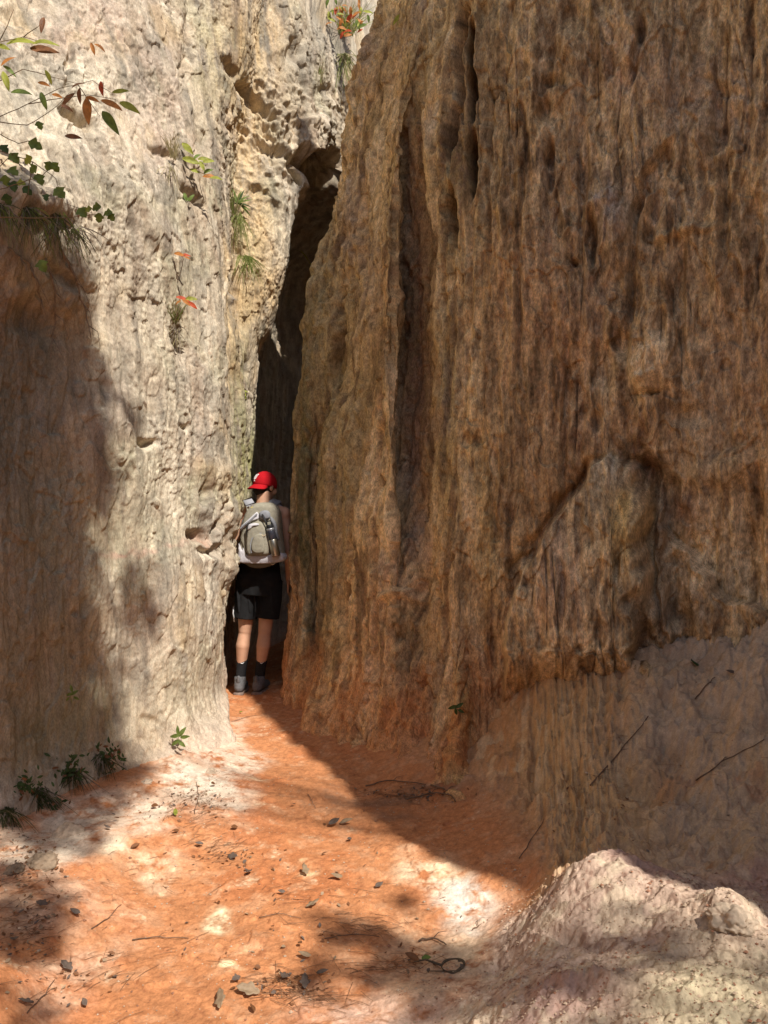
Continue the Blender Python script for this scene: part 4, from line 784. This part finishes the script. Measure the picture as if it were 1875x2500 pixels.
plant('small_weed', 'small glossy green seedling low on the pale rock left of the path', 'plant', SL, (385, 1612), [[(385, 1612), (384, 1595), (394, 1578)]], [(378, 1590, 22, 170, 'g'), (392, 1582, 24, -60, 'g'), (398, 1592, 20, -10, 'g'), (378, 1604, 22, 150, 'g'), (392, 1606, 20, 30, 'g'), (384, 1578, 18, -90, 'g')], off=.05, stem=STG)
plant('small_weed', 'bright green weed low in the tree shade on the pale rock', 'plant', SL, (155, 1520), [[(155, 1520), (152, 1500), (158, 1488)]], [(148, 1500, 16, 170, 'g'), (160, 1496, 18, -40, 'g'), (154, 1488, 16, -100, 'g'), (164, 1508, 14, 20, 'g'), (146, 1510, 12, 140, 'g')], off=.05, stem=STG)
for (x, y, l) in ((235, 1640, 'dark mossy herb clump at the foot of the pale rock'), (150, 1665, 'dark leafy clump in shade left of the mossy herb clump'), (60, 1700, 'shaded leafy clump at the lower left foot of the rock'), (110, 1740, 'lowest dark leafy clump by the pale ledge at lower left')):
    plant('leafy_clump', l, 'plant', SL, (x, y), [[(x, y), (x-10, y-20)], [(x, y), (x+14, y-16)]], [(x+random.gauss(0, 17), y+random.gauss(-4, 15), random.uniform(7, 15), random.uniform(0, 360), random.choice('ddddb')) for k in range(60)], off=.04)
# overhanging mass of roots and grass at the left edge
for i, (x, y, n, h, l) in enumerate([(10, 455, 90, 110, 'dark overhanging grass at the left edge below the vine'), (70, 462, 90, 130, 'matted dark grass hanging off the rock lip below the vine'), (130, 475, 80, 130, 'dark grass drooping from the right end of the rock lip'), (170, 500, 46, 110, 'thin grass drooping past the end of the rock lip')]):
    tuft(l, SL, x, y, n, h, .09, (GRD, ROOT, GRS), down=True, name='grass_tuft', w=.005, leanx=.03)
for i, (pts, l) in enumerate([([(20, 540), (60, 570), (85, 620), (95, 700)], 'long pale root running down the shaded rock at the left edge'), ([(100, 560), (120, 620), (118, 700), (108, 790)], 'forked pale root dangling beneath the dark grass'), ([(130, 540), (160, 600), (185, 680), (200, 745)], 'dark root slanting down from the drooping grass')]):
    e = empty('root', on(SL, *pts[0])); tag(e, l, 'root'); q = MB(); P2 = []
    ps = [on(SL, *p)+V3(0.01, -.03, 0)-e.location for p in pts]
    for a_, b_ in zip(ps, ps[1:]):
        for k in range(5): P2.append(a_.lerp(b_, k/5)+rv(.006))
    q.tube(P2, [.007*(1-.7*k/len(P2)) for k in range(len(P2))], 6); q.build('main_root', ROOT, e)
    q = MB()
    for k in range(4): q = MB(); s0 = P2[3+3*k]; q.tube([s0, s0+V3(.03, -.01, -.05)+rv(.02), s0+V3(.05, 0, -.13)+rv(.03)], [.003, .002, .001], 5); q.build('side_root', ROOT, e)
for (x, y, n, h, sp, l) in ((225, 1625, 90, 60, .06, 'dark mossy grass hanging at the foot of the pale rock'), (165, 1660, 90, 60, .07, 'dark grass mat in deep shade at the rock foot'), (90, 1700, 110, 70, .09, 'largest dark grass mat at the lower left rock foot'), (20, 1740, 110, 80, .09, 'dark grass mat touching the left border above the ledge')):
    tuft(l, SL, x, y, n, h, sp, (GRD, GRD, ROOT), down=True, w=.005); 
# red and green growth at the top above the slot
random.seed(21)
LV = [(random.gauss(735, 52), random.gauss(26, 22), random.uniform(11, 22), random.uniform(-30, 210), random.choice('rroyyoog')) for k in range(64)]
plant('red_shrub', 'red and orange leaved shrub at the top above the slot', 'shrub', SL, (735, 70), [[(735, 70), (720, 40), (690, 20)], [(735, 70), (745, 30), (770, 10)], [(735, 70), (735, 20), (730, -10)], [(735, 70), (780, 30), (800, 25)], [(735, 70), (700, 50), (660, 40)]], LV, off=.25, lw=.45)
tuft('yellow green grass growing below the red shrub above the slot', SL, 745, 90, 110, 70, .16, (GRS, LY, DRY))
tuft('pale dry grass trailing down from the top of the slot', SL, 745, 130, 60, 120, .12, (DRY, GRS), down=True)
tuft('sparse green grass on the far rock just left of the ochre cliff', SL, 690, 190, 26, 50, .06, (GRS, DRY))
plant('leafy_sprig', 'yellow green leaves at the top edge of the ochre cliff', 'plant', SR, (850, 30), [[(850, 30), (862, 42), (880, 46)]], [(856, 40, 26, 150, 'y'), (868, 36, 28, -20, 'y'), (874, 48, 26, 20, 'y'), (862, 52, 22, 100, 'y'), (880, 40, 20, 10, 'o'), (866, 64, 18, 70, 'g')], off=.12)
plant('small_weed', 'dark green leaf cluster low on the mossy rib of the ochre cliff', 'plant', SR, (990, 1535), [[(990, 1535), (985, 1525)]], [(978, 1528, 20, 160, 'd'), (992, 1524, 20, -30, 'd'), (985, 1538, 18, 80, 'd'), (996, 1536, 16, 20, 'd')], off=.04)
plant('small_weed', 'tiny green weed halfway up the ochre cliff beside the dark recess', 'plant', SR, (945, 826), [[(945, 826), (944, 818)]], [(940, 820, 13, 150, 'g'), (949, 818, 13, -20, 'g'), (945, 828, 11, 80, 'g')], off=.02)
plant('small_weed', 'green grass stem leaning into the slot above the hiker', 'plant', SL, (640, 540), [[(640, 540), (655, 548), (668, 565), (682, 584)]], [(660, 552, 30, 45, 'y'), (674, 574, 26, 52, 'y')], off=.05, lw=.1, stem=STG)

# ------------------------------------------------------------------ litter on the ground
def gpt(px, py): p = on(SG, px, py); return p
random.seed(5)
LITTER = [(506,1794,22,'b','small brown leaf below the pale apron'),(504,1856,34,'k','dark curled leaf amid pine straw left of the path centre'),(538,1892,36,'k','grey curled leaf right below the dark curled one'),(293,1834,26,'b','ragged brown leaf beside the bright pale patch'),
 (334,1747,22,'b','brown leaf at the edge of the white sand'),(379,1762,28,'y','fresh yellow green leaf lying on the white sand'),(634,1743,17,'k','tiny dark leaf on the bare orange path'),(722,1785,34,'k','dark half of a leaf pair near the shadow edge'),(748,1783,34,'t','tan half of a leaf pair near the shadow edge'),
 (607,1933,20,'k','small grey leaf in the centre of the orange sand'),(677,1962,36,'t','curled tan leaf standing on edge in the orange sand'),(660,1887,34,'t','pale tan leaf beside a pale crust patch'),(727,1901,30,'t','crumpled tan leaf right of the path centre'),(754,1818,17,'k','tiny grey leaf under the tan leaf pair'),
 (144,2098,46,'k','large blackish leaf lying at the lower left'),(161,1978,32,'k','flat grey leaf on the shaded left sand'),(55,2178,42,'k','dark rolled leaf in the bottom left corner'),(182,2175,28,'k','grey leaf right of the dark rolled leaf'),(475,2168,58,'t','broad tan leaf at the bottom edge'),
 (535,2149,60,'t','broadest tan leaf overlapping the pine straw at the bottom'),(509,2122,30,'k','small curled grey leaf above the broad tan leaves'),(545,2187,32,'b','brown folded leaf at the bottom under the straw'),(614,2122,48,'k','grey green leaf resting on the pine straw'),(658,2132,46,'k','grey leaf at the right end of the pine straw'),
 (696,2110,34,'k','grey leaf furthest right above the pine straw'),(658,2072,34,'t','tan grey leaf in the soft branch shadow'),(648,2046,20,'b','small brown leaf above the branch shadow'),(240,2067,20,'b','small brown leaf on the lower left sand'),(230,1793,22,'k','grey green leaf near the shaded ledge'),(252,1775,18,'b','brown scrap of leaf at the rock foot'),
 (890,2081,44,'b','pinkish brown leaf left of the dark bark ring'),(921,2079,24,'g','small green leaf beside the dark bark ring'),(820,1918,28,'k','grey leaf at the shadow edge in front of the cliff'),(1498,1440,40,'d','upright dark green leaf on the shaded bank'),(1578,1459,30,'k','dark leaf further right on the shaded bank'),
 (380,1800,20,'b','brown leaf tip near the straw by the white sand'),(430,1830,24,'k','grey leaf left of the straw by the white sand'),(460,1700,20,'b','brown flake lying on the lit apron'),(520,1542,12,'y','tiny green leaf on the orange path by the hiker'),(90,1960,34,'k','dark leaf in the shade at the left edge'),(30,2040,40,'k','blackish leaf against the left border'),
 (700,1850,16,'b','small brown scrap beside the shadow line'),(590,2010,14,'b','tiny brown scrap in the lower centre'),(400,2060,14,'k','tiny grey scrap left of the yellow crust')]
for px, py, s, k, l in LITTER:
    p = gpt(px, py); L = s/F*p.y*(.9 if k in 'tgy' else .8); q = MB(); a = random.uniform(0, 6.28)
    up = V3(random.gauss(0, .3), random.gauss(-.35, .25), 1)
    leaf(q, V3(-math.cos(a)*L/2, -math.sin(a)*L/2, .012), V3(math.cos(a), math.sin(a), random.uniform(.0, .25)), up, L, L*random.uniform(.38, .62), random.uniform(-.28, -.05), random.choice([0, 0, 2.5]) if s > 28 else 0, random.uniform(.1, .6), 9, 4)
    o = q.build('fallen_leaf', PAL[k], None, solid=.0008); o.location = p; tag(o, l, 'leaf', 'dead leaves scattered on the ground')
TWIGS = [((286,2031),(345,2027),(408,2029),.0035,'straight brown twig lying across the lower orange sand'),((665,1717),(672,1730),(682,1748),.003,'short dark twig on the orange path'),((1277,1699),(1335,1632),(1400,1551),.006,'long dark stick lying up the shaded bank'),((1121,1858),(1150,1812),(1176,1772),.004,'shorter stick leaning on the foot of the bank'),
 ((1500,1512),(1524,1486),(1545,1465),.005,'short stick pointing up on the upper bank'),((1340,1420),(1370,1405),(1395,1400),.004,'thin twig on the bank ledge under the peak'),((1020,2010),(1032,2004),(1030,1990),.003,'small hooked twig on the grey sand'),((905,2035),(936,2030),(965,2045),.006,'dark bent twig behind the bark ring'),
 ((1500,1690),(1560,1650),(1650,1600),.005,'long thin stick across the right side of the bank'),((790,1700),(850,1688),(920,1698),.006,'dark stick among debris at the cliff foot'),((880,1730),(930,1716),(985,1722),.007,'thick dark stick in the corner debris'),((930,1700),(965,1712),(985,1735),.007,'stubby dark stick leaning in the corner debris'),
 ((500,1560),(530,1552),(556,1545),.003,'thin twig crossing the path below the hiker'),((200,2010),(235,1985),(262,1955),.003,'thin twig slanting over the shaded left sand'),((60,2190),(100,2150),(118,2118),.0035,'dark stem leaning at the bottom left corner'),((700,2030),(760,2020),(820,2024),.003,'fine twig in the branch shadow right of centre'),
 ((560,1985),(600,1975),(650,1985),.0025,'hair thin twig in the lower centre sand'),((300,1640),(320,1600),(322,1560),.004,'bare upright stem at the foot of the pale rock'),((420,1760),(430,1720),(424,1690),.003,'pale dry stem standing in the white sand')]
for a, b_, c, r, l in TWIGS:
    o = gpt(*b_); P2 = []; p2 = gpt(*c)
    for s0, s1 in ((a, b_), (b_, c)):
        for k in range(4): P2.append(gpt(s0[0]+(s1[0]-s0[0])*k/4, s0[1]+(s1[1]-s0[1])*k/4)+rv(r*.5)+V3(0, -.004, r+.004)-o)
    P2.append(p2+V3(0, 0, r)-o); q = MB(); r *= .62; q.tube(P2, [r*(1-.5*k/len(P2)) for k in range(len(P2))], 7)
    m_ = P2[4]; q.tube([m_, m_+V3(.02, .01, .015)*(r/.004), m_+V3(.05, .01, .02)*(r/.004)], [r*.5, r*.4, r*.2], 5)
    t_ = q.build('twig', TWG, None); t_.location = o; tag(t_, l, 'twig', 'twigs lying about the canyon floor')
# dark curled ring of bark
p = gpt(978, 2092); q = MB(); ps = []
for i in range(30):
    a = 6.1*i/29; ps.append(.75*V3(.046*math.cos(a)*(1+.06*math.sin(2*a+1)), .042*math.sin(a)*(1+.05*math.sin(3*a)), .012+.006*math.sin(a+1)))
q.tube(ps, [(.0034+.001*math.sin(i*.7), .002) for i in range(30)], 8)
q.tube([ps[0], ps[0]+V3(-.03, -.02, -.01), ps[0]+V3(-.12, -.015, -.012)], [.004, .003, .001], 6); q.tube([ps[14], ps[14]+V3(-.05, .03, 0), ps[14]+V3(-.09, .03, -.008)], [.004, .003, .001], 6)
o = q.build('bark_ring', mat('dark_bark', (.10, .075, .05), .95, .4, 90, 1.), None); o.location = p; tag(o, 'dark curled ring of bark lying on the pale sand near the mound', 'bark')
# drifts of broken leaf bits along the rock feet
q = MB(); keys = [LB, LGR, LT]
for cx, cy, rx, ry, n in ((400, 1740, 90, 30, 110), (60, 1860, 70, 60, 150), (60, 2000, 50, 80, 90), (900, 1715, 80, 14, 130), (500, 1850, 70, 26, 50), (620, 2130, 80, 26, 50), (900, 2080, 70, 24, 30), (150, 2120, 120, 60, 40), (1300, 1720, 220, 90, 50), (600, 1960, 260, 120, 60)):
    for k in range(n):
        p = gpt(cx+random.gauss(0, rx*.6), cy+random.gauss(0, ry*.6)); a = random.uniform(0, 6.28); L = random.uniform(.006, .022); q.cur = random.choice((0, 0, 1, 2))
        leaf(q, p+V3(0, 0, .003), V3(math.cos(a), math.sin(a), random.uniform(-.1, .4)), V3(random.gauss(0, .4), random.gauss(-.2, .4), 1), L, L*random.uniform(.3, .8), -.2, 0, random.uniform(.1, .6), 3, 2)
o = q.build('leaf_litter', keys, None); tag(o, 'broken bits of dead leaf drifted along the rock feet', 'leaf litter', kind='stuff')
# pine straw and crumbs: nobody could count them
q = MB(); q2 = MB()
CL = [(610, 2130, 60, 26, 60, -.45), (480, 1835, 46, 26, 46, .7), (800, 2000, 70, 20, 36, -.1), (700, 2160, 80, 24, 34, -.3), (870, 1720, 90, 20, 60, .1), (300, 1900, 140, 60, 22, .4), (620, 1990, 260, 120, 34, 0), (200, 2100, 160, 80, 28, .9), (430, 1750, 60, 40, 60, 1.0), (60, 1980, 50, 80, 70, .5), (1350, 1650, 220, 120, 40, -.6), (850, 2090, 90, 30, 40, -.2)]
for cx, cy, rx, ry, n, an in CL:
    for k in range(n):
        p = gpt(cx+random.gauss(0, rx*.6), cy+random.gauss(0, ry*.6)); a = an+random.gauss(0, .5); L = random.uniform(.03, .11)*(1.2 if n > 60 else 1)
        d = V3(math.cos(a), math.sin(a), random.gauss(0, .05)); q.tube([p-d*L/2+V3(0, 0, .004), p+V3(0, 0, .007), p+d*L/2+V3(random.gauss(0, .006), 0, .004)], [.0006, .0008, .0005], 4)
o = q.build('pine_straw', mat('straw', (.24, .13, .07), .8, .3, 40), None); tag(o, 'thin brown pine needles strewn over the sand', 'pine needles', kind='stuff')
idx = rng.integers(0, GX.size, 52000); gx, gy, gz = GX.ravel()[idx], GY.ravel()[idx], GZ.ravel()[idx]; gpx, gpy = proj(gx, gy, gz)
dens = .22+.9*np.exp(-((gpx-430)/110)**2-((gpy-1730)/70)**2)+.9*(gpx > 1080)*(gpy > 1880)+.5*np.exp(-((gpx-60)/140)**2-((gpy-1900)/150)**2)+.5*np.exp(-((gpx-900)/120)**2-((gpy-1720)/40)**2)+.35*(gpx > 850)*(gpy > 2080)
ok = (rng.random(len(idx)) < dens) & (gpx > -40) & (gpx < 1700) & (gpy < 2260) & (gy > 1.3)
for x, y, z in zip(gx[ok], gy[ok], gz[ok]):
    r = .0017*math.exp(random.gauss(0, .5)); vs = []
    for i in range(6):
        v = [(1, 0, 0), (-1, 0, 0), (0, 1, 0), (0, -1, 0), (0, 0, 1), (0, 0, -1)][i]; vs.append((x+v[0]*r*random.uniform(.7, 1.5), y+v[1]*r*random.uniform(.7, 1.5), z+r*.4+v[2]*r*random.uniform(.6, 1.1)))
    q2.cur = 0 if random.random() < .75 else 1
    q2.add(vs, [(0, 2, 4), (2, 1, 4), (1, 3, 4), (3, 0, 4), (2, 0, 5), (1, 2, 5), (3, 1, 5), (0, 3, 5)])
o = q2.build('gravel', [mat('crumb_pale', (.46, .34, .24), .95, .3, 40), mat('crumb_rust', (.30, .15, .09), .95, .3, 40)], None, smooth=False); tag(o, 'sandstone crumbs scattered over sand and mound', 'gravel', kind='stuff')
def rock(px, py, s, label, m, seed, sq=.7):
    p = gpt(px, py); r = s/F*p.y/2; bm = bmesh.new(); bmesh.ops.create_icosphere(bm, subdivisions=5, radius=1)
    co = np.array([v.co[:] for v in bm.verts]); n = .35*fbm(co[:, 0]*1.3, co[:, 1]*1.3, co[:, 2]*1.3, seed, 4)+.12*np.abs(perlin(co[:, 0]*4, co[:, 1]*4, co[:, 2]*4, seed+1))
    for v, k in zip(bm.verts, n): v.co *= (1+k)*r; v.co.z *= sq
    for f in bm.faces: f.smooth = True
    me = bpy.data.meshes.new('rock_chunk'); bm.to_mesh(me); bm.free(); me.materials.append(m); o = bpy.data.objects.new('rock_chunk', me); COL.objects.link(o); o.location = p+V3(0, 0, -r*.1); o.rotation_euler = (0, 0, seed)
    tag(o, label, 'rock', 'loose sandstone chunks')
PR = mat('pale_rock', (.48, .37, .27), .95, .35, 40, 1.); PK = mat('dark_rock', (.26, .19, .13), .95, .35, 40, 1.)
for a in [(92, 1866, 62, 'pitted brown clod on the pale ledge at the left', PK, 3), (30, 1880, 40, 'dark clod at the left border of the ground', PK, 9), (1585, 1985, 90, 'pale knob on the crest of the mound at the right', PR, 8),  (150, 1800, 60, 'pale lump on the ledge at the foot of the shaded rock', PR, 14), (455, 1668, 22, 'small white stone on the sunlit apron', PR, 15), (318, 1690, 20, 'small pale stone beside the dead leaves', PR, 16)]: rock(*a)

# ------------------------------------------------------------------ trees on the rim that shade the scene from behind the camera
def shade_tree(label, trunk, T, blobs, lm, seed):
    random.seed(seed)
    tr = Vector(trunk); e = empty('rim_tree', tr); tag(e, label, 'tree', 'trees on the canyon rim')
    sun_ = Vector(SUN); cen = []; q = MB()
    for (S, px, py, r, k) in blobs:
        P = on(S, px, py); c = P-sun_*T; cen.append(c)
        u = sun_.orthogonal().normalized(); w = sun_.cross(u); area = math.pi*r*r; n = int(k*area/(.0010))
        subs = [(r*math.sqrt(random.random())*1.05, random.uniform(0, 6.283)) for _ in range(15)] if r > .12 else None
        for i in range(n):
            rr = r*math.sqrt(random.random())*random.uniform(.85, 1.25); a = random.uniform(0, 6.283); cc = c
            if subs and i % 4: s1 = subs[i % 15]; cc = c+u*s1[0]*math.cos(s1[1])+w*s1[0]*math.sin(s1[1]); rr *= .38
            p = cc+u*rr*math.cos(a)+w*rr*math.sin(a)-sun_*random.uniform(-.5, .5)-tr
            L = random.uniform(.07, .13); d = rv(1).normalized(); leaf(q, p, d, rv(1)-sun_*.8, L, L*.6, .2, 0, .2, 3, 2)
    q.build('crown', [LD], e)
    top = sum((c for c in cen), V3(0, 0, 0))/len(cen); h = V3(0, 0, 1)
    q = MB(); mid = V3(tr.x, tr.y, top.z-1.2); q.tube([V3(0, 0, -.3), (mid-tr)*.5+V3(.08, .05, 0), mid-tr], [.16, .13, .09], 12); q.build('trunk', BARK, e)
    q = MB()
    for c in cen: m_ = mid.lerp(c, .5)+V3(0, 0, .35); q.tube([mid-tr, mid.lerp(m_, .5)-tr+V3(0, 0, .1), m_-tr, c-tr], [.014, .010, .007, .004], 6)
    q.build('limb', BARK, e)
shade_tree('broadleaf tree on the rim behind, shading the lower left rock', (5.2, -2.6, 4.4), 10., [(SL, 60, 560, .28, 2.), (SL, 20, 900, .36, 2.5), (SL, 110, 960, .28, 2.2), (SL, 100, 1150, .28, 2.), (SL, 90, 1480, .26, 2.), (SL, 60, 1150, .32, 1.5), (SL, 15, 1350, .30, 1.4), (SL, 100, 1330, .20, 1.0), (SL, 310, 1290, .115, 1.3), (SL, 215, 1465, .14, 1.2), (SL, 60, 1560, .32, 1.5), (SL, 160, 1640, .24, 1.5), (SL, 245, 1640, .15, 1.5), (SL, 180, 1700, .2, 1.6), (SL, 60, 1700, .2, 1.6), (SL, 215, 850, .12, .9), (SL, 285, 880, .07, .7), (SL, 20, 640, .20, 1.2), (SL, 20, 760, .15, 1.2), (SL, 640, 620, .10, .6)], None, 3)
shade_tree('pine tree on the rim behind, shading the foreground sand', (6.0, -4.2, 4.4), 9., [(SG, 30, 1900, .14, 1.4), (SG, 20, 2010, .13, 1.2), (SG, 95, 2020, .08, 1.1), (SG, 110, 1800, .20, 1.4), (SG, 740, 2005, .08, 1.2), (SG, 800, 2035, .07, 1.1), (SG, 700, 2120, .06, .9), (SG, 860, 2080, .09, 1.4), (SG, 940, 2110, .09, 1.4), (SG, 1000, 2060, .07, 1.2), (SG, 870, 1950, .05, .6), (SG, 780, 2120, .06, .8), (SG, 30, 2190, .10, .6),
 (SG, 1190, 2040, .06, .9), (SG, 1260, 2085, .08, 1.2), (SG, 1330, 2060, .07, 1.0), (SG, 1350, 1975, .06, .7), (SG, 1420, 2040, .06, 1.0), (SG, 1640, 2110, .06, 1.0), (SG, 1150, 2140, .05, .5), (SG, 900, 2190, .07, .7), (SG, 1280, 2200, .05, .5)], None, 4)
